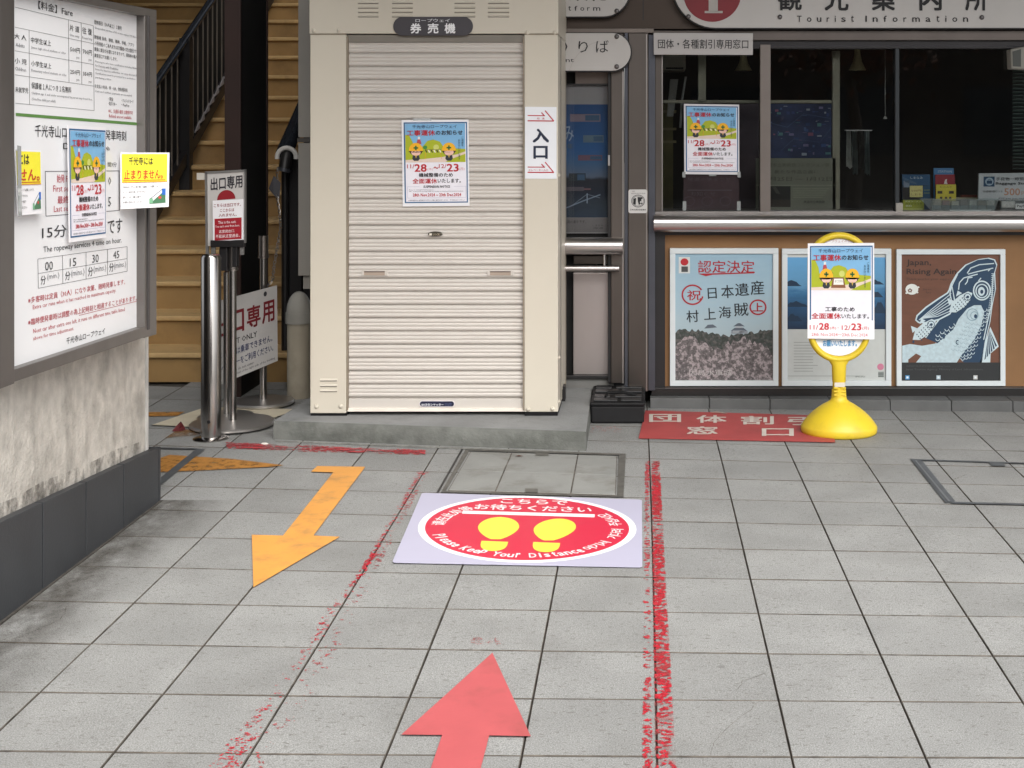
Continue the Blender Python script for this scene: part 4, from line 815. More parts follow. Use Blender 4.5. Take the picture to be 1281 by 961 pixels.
for cy in (485, 503, 430, 200):
    mb = MB(); mb.lathe((0, 0, 0), [(1, 0), (1, .3), (.5, .9)], M_beige, 10); c = Vector((X(698), YB+.05, Z(cy+20))); mb.v = [Vector((p.z*.008, p.x*.009, p.y*.009))+c for p in mb.v]; mb.build('screw_cap', t, smooth=60)
def louvre(x0, x1, y, name='louvre', dpt=.006, t=hdr):
    mb = MB(); mb.hexa([m(x0, y-1.4, 0), m(x1, y-1.4, 0), m(x1, y+1.2, 0), m(x0, y+1.2, 0)], [m(x0+.6, y-1.2, .001), m(x1-.6, y-1.2, .001), m(x1-.6, y+1.0, dpt), m(x0+.6, y+1.0, dpt)], M_beige); mb.build(name, t)
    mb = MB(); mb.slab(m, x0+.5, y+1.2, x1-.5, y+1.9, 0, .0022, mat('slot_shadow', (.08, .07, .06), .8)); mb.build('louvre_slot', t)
for gx in ((447.5, 474), (490, 517), (568, 595), (610, 637.5)):
    for gy in (-20, -14, -8.3, -2.6, 3.2, 9, 14.6, 20): louvre(gx[0], gx[1], gy)
for gy in (475, 482, 488.5): louvre(400, 422, gy, dpt=.004, t=t)
mb = MB(); mb.slab(m, 388.5, 42.4, 433, 43.6, 0, .0035, mat('seam_beige', '#8f8674', .6)); mb.slab(m, 656, 42.4, 698, 43.6, 0, .0035, MC['seam_beige']); mb.build('panel_joint', t)
# maker plate
t2 = thing('maker_plate', 'small navy maker plate at the bottom of the roller shutter', 'label plate', m(546, 510))
def capsule(mp, x0, y0, x1, y1, w0, w1, mt, name, par, n=10, **k):
    r = (y1-y0)/2; c = []; cy = (y0+y1)/2
    for a in range(n+1): an = math.radians(-90+180*a/n); c.append((x1-r+r*math.cos(an), cy+r*math.sin(an)))
    for a in range(n+1): an = math.radians(90+180*a/n); c.append((x0+r+r*math.cos(an), cy+r*math.sin(an)))
    mb = MB(); mb.hexa([mp(x, y, w0) for x, y in c], [mp(x, y, w1) for x, y in c], mt); return mb.build(name, par, **k)
capsule(m, 523.8, 502.2, 568.2, 510.2, -.02, -.015, mat('plate_rim', '#dcd6da', .4), 'rim', t2)
capsule(m, 524.6, 503, 567.4, 509.4, -.02, -.0142, mat('plate_navy', (.012, .015, .045), .35), 'plate', t2)
s = Sheet(rmap(YB+.0142, 524.6, 503, 567.4, 509.4), (524.6, 503, 567.4, 509.4), .0004); s.text('BX文化シヤッター', 527.5, 504.6, 555, 508, '#d8d8e0', 2, res=1); s.text('文化シヤッター株式会社', 557, 504.6, 565.2, 506, '#7a84b0', .5, res=1); s.text('ＴＥＬ', 557, 506.6, 565.2, 508, '#7a84b0', .5, res=1); s.build('lettering', t2)
# ticket machine name plate
t = thing('booth_name_plate', 'dark grey capsule sign with white characters above the shutter', 'sign', m(542, 45))
capsule(m, 492.2, 21.3, 592, 44.8, .003, .008, mat('plate_grey', (.055, .05, .058), .4, var=.05), 'plate', t, n=14, bevel=.001)
s = Sheet(rmap(YB-.008, 492, 21, 592, 45), (492, 21, 592, 45), .0005); s.text('ロープウェイ', 519.8, 23.6, 562.8, 27.8, '#dcdce0', .8); 
for ch, a in (('券', 513.4), ('売', 535), ('機', 556.2)): s.text(ch, a, 29.2, a+13.6, 42, '#f0f0f2', 2)
s.build('lettering', t)
# poster on the shutter
ms = P(YB+.018); t = thing('notice_poster', 'work suspension notice poster taped to the middle of the roller shutter', 'poster', ms(545, 258))
q = quadmap(ms(502.4, 150.3, .004), ms(586.3, 149.6, .004), ms(587.5, 257.6, .003), ms(504, 258.4, .003)); panel(q, .0012, PAPER, 'paper', t); notice(q, t).build('print', t)
mb = MB(); mb.slab(ms, 517, 148, 540, 151.2, .0, .0062, glass('clear_tape', (1, 1, 1), 1, .3)); mb.build('tape', t)
# entrance sign
t = thing('entrance_sign', 'white vertical entrance sign with two red arrows on the booth post', 'sign', m(677, 224))
q = quadmap(m(656.8, 133.6, .0035), m(696.3, 134, .0035), m(696.3, 223.8, .0035), m(656.8, 223.6, .0035)); panel(q, .003, mat('sign_white', '#eceff4', .35, var=.01), 'plate', t)
s = Sheet(q, (62, 35, 445, 895), .0006); AR = '#b81f33'
for dy in (0, 616):
    s.line([(95, 140+dy), (305, 140+dy)], 11, AR, 1); s.line([(262, 103+dy), (300, 145+dy)], 13, AR, 1); s.line([(95, 203+dy), (412, 203+dy)], 13, AR, 2); s.line([(306, 80+dy), (412, 204+dy)], 13, AR, 1)
s.text('右', 208, 162, 240, 185, '#c0606c', 1.2); s.text('奥', 272, 162, 300, 185, '#c0606c', 1.2); s.text('エレベーター入口', 106, 778, 342, 804, '#c0606c', .8)
s.text('入', 155, 296, 353, 462, '#16243e', 2.6); s.text('口', 165, 502, 338, 656, '#16243e', 2.6); s.build('print', t)

# ================================================================== STATION BUILDING FACADE
YF = 6.74; m = P(YF)
FX = lambda px: (px-VX)/F*YF
t = thing('station_building', 'brown grey steel clad station front with ticket windows', 'building', (1.2, 6.9, 0))
def sl(name, x0, y0, x1, y1, w0, w1, mt, bev=.002, par=None): mb = MB(); mb.slab(m, x0, y0, x1, y1, w0, w1, mt); return mb.build(name, par or t, bevel=bev)
M_fas = mat('fascia_brown', (.07, .053, .043), .42, .7, var=.15, scale=1.5)
sl('fascia', 690, -336, 1700, 37, -.5, .02, M_fas); sl('fascia', 394, -336, 689.7, 60, -.5, -.03, M_fas); sl('rear_wall', 394, 60, 689.7, 500, -.3, -.1, M_grey)
sl('head_trim', 700, 36.5, 818, 42, -.1, .045, mat('head_trim', (.2, .17, .15), .4, .6)); sl('head_trim', 818, 39, 1700, 51, -.1, .035, mat('head_trim2', (.13, .11, .10), .4, .6))
sl('head_trim', 818, 51, 1700, 61, -.06, .012, mat('head_track', (.03, .028, .03), .4, .5))
sl('head_trim', 950, 57.5, 1700, 58.6, -.02, .016, mat('head_line', (.1, .1, .11), .4, .5))
sl('fascia_seam', 804, -100, 805.2, 26, .0, .021, M_black, 0)
sl('pillar', 786, 42, 811, 487, -.3, .05, M_steel_d, .004)
sl('pillar_edge', 781.5, 40, 786, 487, -.3, .04, mat('edge_blue_grey', (.10, .105, .125), .35, .7)); sl('pillar_edge', 811, 44, 819.5, 487, -.3, .035, MC['edge_blue_grey'])
sl('pillar_highlight', 808.2, 44, 809.5, 487, 0, .0515, mat('edge_light', (.4, .37, .35), .3, .9), 0)
sl('pilaster', 764.5, 42, 780, 478, -.2, .03, M_steel_d, .003); sl('pilaster_edge', 778.5, 90, 780.5, 478, 0, .033, MC['edge_light'], 0)
# door bay between booth and pilaster
sl('bay_panel', 690, 86, 763, 478, -.12, -.06, M_dark)
sl('bay_head', 719, 90, 761, 105, -.07, -.035, mat('bay_head', (.2, .16, .14), .5, .3)); sl('bay_frame', 760.5, 84, 764.5, 478, -.08, .022, M_black)
sl('bay_frame', 690, 104.5, 762, 106.5, -.06, -.02, M_black)
sl('bay_steel_panel', 716.5, 342, 762, 470, -.07, -.03, mat('bay_steel', (.42, .38, .37), .4, .8, var=.1, scale=3, stretch=(1, 1, .4)), .003)
sl('bay_steel_panel', 717, 321, 760, 331, -.07, -.03, M_steel_d)
sl('bay_sill', 690, 470, 765, 474, -.07, .0, M_black); sl('bay_base', 700, 474, 768, 500, -.1, -.02, mat('base_grey', (.17, .168, .16), .8, var=.12, scale=8))
# ticket window surround
sl('window_jamb', 819.5, 62, 827.5, 264, -.1, .02, M_steel_d); sl('jamb_edge', 827.5, 62, 829, 264, -.05, .026, MC['edge_light'], 0)
sl('window_mullion', 950.5, 56, 963.5, 264.5, -.05, .02, mat('mullion', (.19, .165, .15), .42, .7)); sl('window_mullion', 1119.5, 60, 1124.5, 264.5, -.05, .01, mat('mullion_dark', (.035, .04, .045), .4, .6)); sl('mullion_foot', 1119.8, 254, 1128.5, 265, -.02, .022, mat('mullion_foot', (.3, .28, .25), .5))
sl('window_sill', 819.5, 264.5, 1700, 268.5, -.25, .03, mat('sill', (.28, .26, .25), .4, .8))
GL = glass('window_glass', (.88, .9, .9), 1.7)
for (a, b, w) in ((829, 950.5, 0), (963.5, 1119.5, -.02), (1124.5, 1420, -.01)):
    mb = MB(); mb.slab(m, a, 61, b, 264.5, w-.006, w, GL); mb.build('window_pane', t)
# room behind the windows
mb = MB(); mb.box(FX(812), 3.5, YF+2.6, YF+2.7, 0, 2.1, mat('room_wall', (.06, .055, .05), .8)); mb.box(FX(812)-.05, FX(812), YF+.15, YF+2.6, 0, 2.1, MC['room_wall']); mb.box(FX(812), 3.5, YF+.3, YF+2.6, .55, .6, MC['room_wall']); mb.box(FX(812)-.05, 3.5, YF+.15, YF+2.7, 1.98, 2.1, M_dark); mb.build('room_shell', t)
M_ir = mat('inner_frame', (.24, .225, .17), .5, .3)
sl('inner_rail', 829, 124.5, 1052, 128.5, -.16, -.13, M_ir, .001); sl('inner_post', 874.5, 66, 884.5, 126, -.16, -.12, M_ir, .001)
sl('inner_post', 1045.5, 62, 1055, 264, -.16, -.12, M_ir, .001)
# under the counter
sl('counter_soffit', 815, 286, 1700, 294, -.05, .02, M_black); sl('under_frame', 815.5, 290, 832, 492, -.1, .012, M_black)
sl('brown_backboard', 832, 292, 1700, 486, -.04, -.012, M_cork, 0); sl('under_rail', 815, 484, 1700, 496.5, -.05, .03, mat('base_rail', (.012, .011, .011), .4), .002)
sl('rail_line', 832, 483.6, 1700, 485, -.01, .036, mat('rail_line', (.09, .085, .085), .4, .4), 0)
# counter tube
Yt = YF-.07; mt = P(Yt)
mb = MB(); r = px_r(21.5, Yt); zc = H-(279.5-VY)/F*Yt; mb.tube([(mt(818, 0).x, Yt, zc), (mt(1700, 0).x, Yt, zc)], r, M_tube, 48); mb.build('counter_tube', t, smooth=50)
mb = MB(); r = px_r(21.5, Yt); zc = H-(308-VY)/F*Yt; mb.tube([(mt(690, 0).x, Yt, zc), (mt(779, 0).x, Yt, zc)], r, M_tube, 48); mb.build('counter_tube', t, smooth=50)
mb = MB(); r = px_r(8, Yt); zc = H-(336-VY)/F*Yt; mb.tube([(mt(690, 0).x, Yt, zc), (mt(774.5, 0).x, Yt, zc)], r, M_tube, 24); mb.build('foot_tube', t, smooth=50)
mb = MB(); mb.tube([mt(756, 316), mt(756, 333)], .006, M_tube, 10); mb.tube([(mt(745, 0).x, Yt, zc), (mt(745, 0).x, YF+.05, zc)], .008, M_tube, 10); mb.build('tube_bracket', t, smooth=50)
# unseen roofs, edges and heights set to shade forecourt, facade and stairs
mb = MB(); mb.box(-1.75, 7.5, 3.5, 13.2, 3.4, 3.6, mat('canopy_soffit', (.16, .15, .14), .7)); mb.build('canopy', t)
mb = MB(); mb.box(-6.5, -1.76, 5.4, 13.2, 4.5, 4.7, MC['canopy_soffit']); mb.build('canopy', t)
mb = MB(); mb.box(3.5, 3.7, 6.9, 9.5, 0, 3.4, M_dark); mb.build('end_wall', t)
# kerb stones at the foot
M_curb = mat('kerb_stone', (.105, .108, .108), .7, var=.14, scale=9, bump=.3, rnd=.08)
kr = thing('kerb', 'row of dark grey kerb stones along the foot of the station front', 'kerb', (1.2, 6.65, 0))
xs = [813, 887.5, 963.3, 1038, 1112.5, 1188, 1263.5, 1339, 1415]
for k, (a, b) in enumerate(zip(xs, xs[1:])):
    xa, xb = (a-VX)/F*6.63, (b-VX)/F*6.63; yy = 6.66-(k*.014); yy2 = yy-.014
    mb = MB(); mb.hexa([(xa+.0015, yy, -.012), (xb-.0015, yy2, -.012), (xb-.0015, 6.80, -.012), (xa+.0015, 6.80, -.012)], [(xa+.0015, yy+.002, .052), (xb-.0015, yy2+.002, .052), (xb-.0015, 6.80, .052), (xa+.0015, 6.80, .052)], M_curb)
    mb.build('kerb_stone', kr, bevel=.003)

# ---- posters below the counter
def framed(x0, y0, x1, y1, bw, label):
    t = thing('poster_frame', label, 'framed poster', m((x0+x1)/2, y1)); 
    for (a, b, c, d) in ((x0, y0, x1, y0+bw), (x0, y1-bw, x1, y1), (x0, y0+bw, x0+bw, y1-bw), (x1-bw, y0+bw, x1, y1-bw)):
        mb = MB(); mb.slab(m, a, b, c, d, -.012, .014, M_white_frame); mb.build('frame_bar', t, bevel=.002)
    q = rmap(YF-.003, x0+bw, y0+bw, x1-bw, y1-bw); return t, q
def grad_mat(name, z0, z1, cols, nscale=0, namt=.3, blob=None, stretch=(1, 1, 1), rough=.5):
    """printed picture: colour bands by height plus blotches of noise (a print, flat)"""
    mm = mat(name, (.5, .5, .5), rough, var=.02); tr = mm.node_tree; N = tr.nodes; L = tr.links; b = N['Principled BSDF']
    g = N.new('ShaderNodeNewGeometry'); sp = N.new('ShaderNodeSeparateXYZ'); L.new(g.outputs['Position'], sp.inputs[0])
    mp = N.new('ShaderNodeMapping'); mp.inputs['Scale'].default_value = stretch; L.new(g.outputs['Position'], mp.inputs[0])
    nz = N.new('ShaderNodeTexNoise'); nz.inputs['Scale'].default_value = nscale or 5; nz.inputs['Detail'].default_value = 8; nz.inputs['Roughness'].default_value = .7; L.new(mp.outputs[0], nz.inputs[0])
    rg = N.new('ShaderNodeMapRange'); rg.inputs[1].default_value = z0; rg.inputs[2].default_value = z1; L.new(sp.outputs[2], rg.inputs[0])
    ad = N.new('ShaderNodeMath'); ad.operation = 'MULTIPLY_ADD'; ad.inputs[1].default_value = namt; ad.inputs[2].default_value = -namt/2; L.new(nz.outputs[0], ad.inputs[0])
    a2 = N.new('ShaderNodeMath'); L.new(rg.outputs[0], a2.inputs[0]); L.new(ad.outputs[0], a2.inputs[1])
    cr = N.new('ShaderNodeValToRGB'); L.new(a2.outputs[0], cr.inputs[0]); e = cr.color_ramp.elements
    while len(e) < len(cols): e.new(.5)
    for k, (pos, c) in enumerate(cols): e[k].position = pos; e[k].color = (*lin(c), 1)
    L.new(cr.outputs[0], b.inputs['Base Color']); return mm
zz = lambda py: H-(py-VY)/F*YF
t, q = framed(838, 310.5, 973.5, 482.5, 6.8, 'white framed poster with brush lettering over a castle and blossom trees')
ps = Sheet(q, (112, 115, 678, 853), .0006, .0004)
ps.rect(112, 115, 678, 853, grad_mat('poster_sky', zz(477), zz(316), [(0, '#a9b7bd'), (.45, '#a7bdc6'), (.7, '#9fbccb'), (1, '#92b3c6')], 6, .5, stretch=(1, 1, 3)), 0)
random.seed(3); rid = [(112, 580)]+[(x, 585-18*math.sin(x*.011)-random.uniform(0, 22)) for x in range(125, 670, 12)]+[(678, 560), (678, 853), (112, 853)]
ps.poly(rid, mat('print_wood', '#3c4340', .6, var=.45, scale=60, dirt='#6e6a68', dscale=45, damt=.6, dlo=.5, dhi=.6), 1)
bl_ = [(112, 660)]+[(x, 660-30*math.sin((x-112)*.02)-random.uniform(0, 40)) for x in range(125, 670, 14)]+[(678, 720), (678, 853), (112, 853)]
ps.poly(bl_, mat('print_blossom', '#5e5a5b', .6, var=.45, scale=80, dirt='#b0a6a8', dscale=55, damt=.8, dlo=.48, dhi=.58), 2)
def castle(x, y, sc, s, l=3):
    c1, c2 = '#5a6470', '#a8b2b8'
    s.rect(x-40*sc, y-14*sc, x+40*sc, y+4*sc, c2, l); s.poly([(x-56*sc, y-12*sc), (x+56*sc, y-12*sc), (x+30*sc, y-32*sc), (x-30*sc, y-32*sc)], c1, l); s.rect(x-24*sc, y-44*sc, x+24*sc, y-32*sc, c2, l); s.poly([(x-40*sc, y-42*sc), (x+40*sc, y-42*sc), (x+8*sc, y-64*sc), (x-8*sc, y-64*sc)], c1, l)
castle(482, 575, .85, ps); ps.rect(436, 565, 532, 582, '#8e98a0', 3); ps.poly([(280, 552), (355, 545), (330, 528), (300, 530)], '#5a6470', 3)
ps.rect(132, 135, 197, 230, '#cfd3d2', 2); ps.ell(165, 164, 23, 21, '#b4202c', 3); ps.rect(147, 190, 185, 222, '#4a4a4c', 3)
ps.text('認定決定', 243, 155, 572, 228, '#a8202c', .8, 4); ps.poly([(243, 232), (410, 228), (575, 222), (570, 230), (330, 238), (290, 247)], '#a8202c', 4)
ps.ring(212, 355, 64, 60, 9, '#a8202c', 4, 10, 330); ps.text('祝', 180, 328, 262, 388, '#a8202c', .8, 4)
for ch, x0, y0, x1, y1 in (('日', 300, 315, 352, 378), ('本', 378, 298, 452, 375), ('遺', 458, 288, 540, 362), ('産', 548, 272, 628, 355), ('村', 176, 445, 248, 515), ('上', 278, 432, 346, 500), ('海', 364, 422, 436, 492), ('賊', 452, 402, 536, 480)): ps.text(ch, x0, y0, x1, y1, '#222a30', .8, 4, rot=-.06)
ps.ring(592, 428, 50, 46, 9, '#a8202c', 4); ps.text('上', 560, 402, 622, 452, '#a8202c', 1.6, 4)
ps.text('因島水軍城', 192, 790, 440, 826, '#b8b4b4', .3, 4)
ps.build('print', t)

t, q = framed(978, 311, 1114.5, 482.5, 6.8, 'white framed poster with a blue island sea photograph, behind the yellow stand')
ps = Sheet(q, (978+6.8, 317.8, 1107.7, 475.7), .0006, .0004)
ps.rect(984.8, 317.8, 1107.7, 475.7, '#c3c8c6', 0)
ps.rect(984.8, 322, 1107.7, 412, grad_mat('poster_sea', zz(412), zz(322), [(0, '#0f2c48'), (.3, '#1c4a70'), (.5, '#346e9a'), (.62, '#5b93ba'), (1, '#5f9fce')], 22, .35, stretch=(.35, 1, 1.4)), 1)
random.seed(5)
for (x, y, w, h_) in ((990, 358, 26, 7), (1095, 356, 22, 6), (1092, 372, 26, 9), (996, 384, 30, 8), (992, 402, 24, 9), (1100, 392, 18, 14)):
    ps.poly([(max(984.8, x-w/2), y)]+[(min(1107.7, max(984.8, x-w/2+w*k/8)), y-h_*math.sin(math.pi*k/8)*random.uniform(.7, 1.1)) for k in range(1, 8)]+[(min(1107.7, x+w/2), y)], '#12304a', 2)
for k in range(11): ps.rect(993, 428+k*3.6, 993+(24 if k % 4 else 30), 428.8+k*3.6, '#9a9f9e', 2)
ps.ell(1101.5, 459, 4.2, 4.2, '#c87c96', 2); ps.rect(1098.5, 465, 1105.5, 472, '#8e9492', 2); ps.rect(986, 470, 1080, 470.8, '#9a9f9e', 2)
for k in range(3): ps.rect(1098.5, 466.5+k*2, 1105.5, 467.3+k*2, '#5c6462', 3)
ps.text('瀬戸内しまなみ', 1070, 470, 1082, 472.5, '#6a706e', .4, 3, res=1)
ps.build('print', t)

t, q = framed(1121, 311.8, 1257, 482.5, 6.4, 'white framed brown poster with a leaping navy and white carp design')
ps = Sheet(q, (120, 125, 688, 857), .0006, .0004); NB = '#1d3c58'; WF = '#c5d6dc'; BR = mat('print_brown', '#6a4433', .6, var=.08, scale=12, stretch=(1, 1, 3))
ps.rect(120, 125, 688, 857, BR, 0)
fish = [(585, 752), (480, 752), (430, 690), (330, 640), (262, 612), (300, 560), (345, 500), (400, 470), (385, 380), (410, 300), (445, 240), (495, 190), (560, 158), (620, 150), (655, 160), (668, 190), (655, 235), (660, 330), (640, 430), (628, 520), (600, 640)]
ps.poly([(x+(6 if x > 500 else -6), y-5) for x, y in fish], WF, 1); ps.poly(fish, NB, 2)
ps.poly([(200, 508), (208, 478), (262, 428), (328, 382), (384, 346), (412, 296), (436, 420), (402, 474), (340, 506), (262, 526), (218, 524)], WF, 2.3)
ps.poly([(208, 504), (216, 482), (266, 436), (332, 390), (390, 352), (412, 318), (428, 418), (398, 466), (338, 498), (262, 518), (222, 516)], NB, 2.6)
for k in range(6): ps.line([(222+k*5, 506-k*2), (300+k*6, 440+k*9), (408, 352+k*20)], 4.5, WF, 3)
tail = [(600, 640), (630, 545), (655, 600), (680, 660), (632, 700), (630, 752), (570, 752)]
ps.poly([(x+3, y) for x, y in tail], WF, 2)
for k in range(6): ps.poly([(625, 560+k*4), (672-k*13, 655+k*15), (664-k*13, 662+k*15)], NB, 3)
ps.ring(585, 335, 52, 58, 8, WF, 4); ps.ring(585, 338, 38, 42, 7, WF, 4); ps.ell(582, 340, 20, 26, WF, 4); ps.ell(584, 342, 9, 12, NB, 5)
for pts in ([(500, 235), (520, 205), (570, 185), (655, 178)], [(505, 240), (560, 225), (650, 205)], [(620, 222), (640, 205)], [(450, 330), (455, 290), (480, 262), (560, 240)], [(488, 300), (500, 285), (505, 262), (530, 258)], [(445, 240), (415, 300), (400, 350), (410, 395)], [(565, 280), (580, 262)], [(650, 240), (645, 320), (640, 420), (620, 500), (595, 620)]): ps.line(pts, 6, WF, 4)
for r_ in range(13):
    for c_ in range(7):
        x = 622-r_*9-c_*20+(r_ % 2)*10; y = 440+r_*23+c_*6
        if y < 745 and x > 470+max(0, 560-y)*.3: ps.ring(x, y, 11.5, 12.5, 3.2, WF, 4, 0, 180, 7)
for k in range(26):
    y = 235+k*11; x = 655-(k*k)*.055; ps.line([(x-16, y+3), (x+2, y)], 3, WF, 4)
for r_ in range(4):
    for c_ in range(6): ps.ring(330+c_*26, 590-c_*16+r_*24, 13, 14, 4, WF, 4, 0, 180, 8)
ps.poly([(500, 440), (540, 420), (580, 420), (598, 460), (580, 540), (540, 620), (480, 690), (440, 752), (165, 752), (125, 752), (125, 655), (170, 645), (240, 655), (330, 640), (420, 560), (450, 500)], mat('print_pale_fish', '#b7cbd3', .6, var=.12, scale=60), 5)
ps.poly([(160, 735), (205, 700), (235, 715), (205, 752), (160, 752)], BR, 6)
ps.ring(530, 475, 34, 36, 4, '#7d99a8', 6); ps.ring(540, 480, 22, 24, 4, '#7d99a8', 6); ps.ell(548, 484, 9, 12, NB, 7); ps.ring(445, 635, 12, 14, 6, NB, 6, 60, 300); ps.ell(365, 605, 7, 10, NB, 6); ps.ell(190, 632, 6, 8, NB, 6)
for r_ in range(8):
    for c_ in range(4): ps.ring(575-r_*12-c_*24, 530+r_*22-c_*4, 11, 11, 3, '#8fa9b6', 6, 0, 180, 6)
for (cx, cy, fl_) in ((455, 400, 1), (245, 560, 1)):
    bpts = [(cx-60, cy+60), (cx-45, cy+5), (cx, cy-35), (cx+50, cy-60), (cx+75, cy-50), (cx+62, cy-10), (cx+30, cy+30), (cx-20, cy+62)]
    ps.poly(bpts, WF, 6)
    for r_ in range(6):
        for c_ in range(4):
            x = cx-35+r_*13+c_*9; y = cy+30-r_*13+c_*11
            ps.poly([(x, y-5), (x+4, y), (x, y+5), (x-4, y)], NB, 7)
    ps.ring(cx+46, cy-28, 22, 22, 4, NB, 7); ps.ell(cx+48, cy-28, 8, 8, NB, 7); ps.poly([(cx-60, cy+20), (cx-70, cy-20), (cx-30, cy-5)], WF, 6); ps.poly([(cx-20, cy-30), (cx-10, cy-65), (cx+15, cy-50)], WF, 6)
ps.text('Japan,', 150, 155, 292, 198, '#33241f', 1.2, 4); ps.text('Rising Again', 150, 208, 438, 250, '#33241f', 1.2, 4); ps.text('Thank you for your support', 148, 262, 416, 278, '#4a342c', .3, 4, res=1)
ps.ell(181, 328, 37, 31, '#dce0dc', 4); 
for k in range(5): a = math.radians(-90+72*k); ps.ell(170+9*math.cos(a), 335+8*math.sin(a), 5, 5, BR, 5, n=8)
for (x, y) in ((218, 316), (150, 350), (212, 346)): ps.ell(x, y, 7, 5, '#dce0dc', 4, n=8)
ps.text('Japan', 243, 322, 294, 336, '#4a342c', .3, 4, res=1); ps.text('fans', 262, 340, 292, 352, '#4a342c', .3, 4, res=1)
ps.rect(120, 752, 688, 857, '#272a2c', 8); ps.text('SNAPSHOT FROM SETOUCHI   Japan National Tourism', 148, 768, 400, 780, '#4a4c4e', .2, 9, res=1); ps.text('Japan Tourism Agency, Ministry of Land, Infrastructure', 145, 786, 590, 800, '#4a4c4e', .2, 9, res=1)
for x, c_ in ((143, '#4a90c4'), (322, '#a6b8c4'), (535, '#b8bab8')): ps.rect(x, 826, x+24, 850, c_, 9); ps.rect(x+6, 832, x+18, 844, '#dfe6ea', 10)
ps.build('print', t)

# ---- items at the door bay
t = thing('bridge_poster', 'dim blue poster of a bridge landscape behind glass beside the booth', 'poster', m(735, 293))
mv = lambda x, y, w=0: P(YF)(x, y, w-.045)
def mq(x0, y0, x1, y1, w=0): return quadmap(mv(x0, y0, w), mv(x1, y0, w), mv(x1, y1, w), mv(x0, y1, w))
panel(mq(692, 106.5, 761, 293), .004, mat('poster_grey', '#98989a', .5, var=.04), 'paper', t)
ps = Sheet(mq(692, 130.5, 760.5, 273, .0), (86-17, 137, 306, 758), .001, .0004)
ps.rect(69, 137, 306, 758, grad_mat('poster_night', zz(273), zz(130), [(0, '#16324c'), (.12, '#2a3a4a'), (.22, '#16263a'), (.34, '#1a2230'), (.36, '#5c6e86'), (.48, '#3c6690'), (.6, '#1f5a94'), (1, '#15477c')], 9, .12, stretch=(.5, 1, 1)), 0)
for (x0, y0, x1, y1, c) in ((140, 190, 272, 232, '#7e7482'), (197, 306, 286, 346, '#5c7484'), (175, 415, 280, 445, '#6c5264'), (135, 515, 208, 558, '#24343e')): ps.rect(x0, y0, x1, y1, c, 1); ps.rect(x0+(x1-x0)*.5, y0+6, x1-4, y1-6, '#3a5a78', 2)
ps.text('なみ', 74, 250, 155, 340, '#9fb4c8', .6, 3); ps.text('年', 128, 352, 152, 384, '#5c6a60', .3, 3); ps.text('周', 92, 380, 125, 418, '#8a9a8a', .3, 3)
ps.line([(90, 722), (200, 665), (272, 632)], 6, '#7e90a4', 2); ps.rect(212, 625, 217, 680, '#8e9eb0', 3); ps.line([(150, 690), (214, 630), (270, 650)], 2, '#8e9eb0', 3); ps.rect(90, 590, 200, 612, '#5a5660', 2); ps.rect(200, 598, 230, 606, '#7a5a60', 2)
ps.rect(30+0, 760, 306, 838, '#777576', 1); ps.text('いつもの海の渡りです。', 75, 772, 210, 790, '#2e2e30', .6, 3, res=1); ps.text('尾道市', 84, 806, 124, 818, '#2e2e30', .5, 3, res=1); ps.text('しまなみ', 238, 796, 285, 806, '#4a4a4c', .3, 3, res=1); ps.text('海道', 240, 810, 285, 820, '#4a4a4c', .3, 3, res=1)
ps.build('print', t)
mb = MB(); mb.slab(mv, 692, 106.5, 761, 293, .008, .011, glass('poster_glass', (.9, .9, .9), .6)); mb.build('glass_cover', t)
mb = MB(); mb.slab(m, 760.8, 194, 763.2, 207, .02, .03, M_alu); mb.build('lock', t)

# station signs
def bolt(mp, x, y, w, t): mb = MB(); mb.lathe((0, 0, 0), [(1, 0), (1, .4), (.6, .9)], mat('bolt_grey', (.16, .15, .15), .35, .8), 14); c = mp(x, y, w); mb.v = [Vector((p.x*.012, -p.z*.009, p.y*.012))+c for p in mb.v]; mb.build('bolt', t, smooth=60)
YS = 6.66; m2 = P(YS)
t = thing('boarding_sign', 'silver round ended boarding point sign right beside the booth top', 'sign', m2(745, 90))
capsule(m2, 618, 40.6, 790.5, 89.8, -.05, -.002, M_black, 'backing', t, n=20); capsule(m2, 618, 41.6, 789, 88.6, -.004, .004, M_signface, 'face', t, n=20, bevel=.001)
s = Sheet(rmap(YS-.004, 600, 40, 790, 90), (600, 40, 790, 90), .0006); LT = '#1c1a1e'
s.text('の', 692, 51, 710, 66, LT, .4); s.text('り', 723.5, 51.5, 735.5, 66, LT, .4); s.text('ば', 745.5, 50.5, 761.5, 66, LT, .4); s.text('Boarding point', 640, 72.5, 718, 79.5, LT, .4)
s.ring(757, 108, 48, 57, .7, '#b8b4b0', 1, 200, 262, 16); s.build('lettering', t)
for x, y in ((771.5, 46), (771.5, 83.5)): bolt(m2, x, y, .004, t)
t = thing('platform_sign', 'silver round ended platform sign above the boarding point sign', 'sign', m2(745, 21))
capsule(m2, 600, -46, 789, 22, -.05, -.002, M_black, 'backing', t, n=20); capsule(m2, 600, -45, 787.5, 20.8, -.004, .004, M_signface, 'face', t, n=20, bevel=.001)
s = Sheet(rmap(YS-.004, 600, -40, 790, 21), (600, -40, 790, 21), .0006)
for ch, x in zip('Platform', (690, 698, 703, 711, 718.5, 726, 734.5, 742)):
    w = {'l': 1.2, 'm': 9, 't': 3.4, 'f': 3.8, 'r': 3.4}.get(ch, 5); tall = ch in 'Pltf'; s.text(ch, x, 7.6 if tall else 9.2, x+w, 13.6, LT, .6)
s.text('改札', 712, -22, 760, 1.5, LT, 1); s.build('lettering', t); bolt(m2, 771.5, 14, .004, t)
t = thing('information_sign', 'wide silver tourist information sign with a red disc over the windows', 'sign', m2(1050, 38))
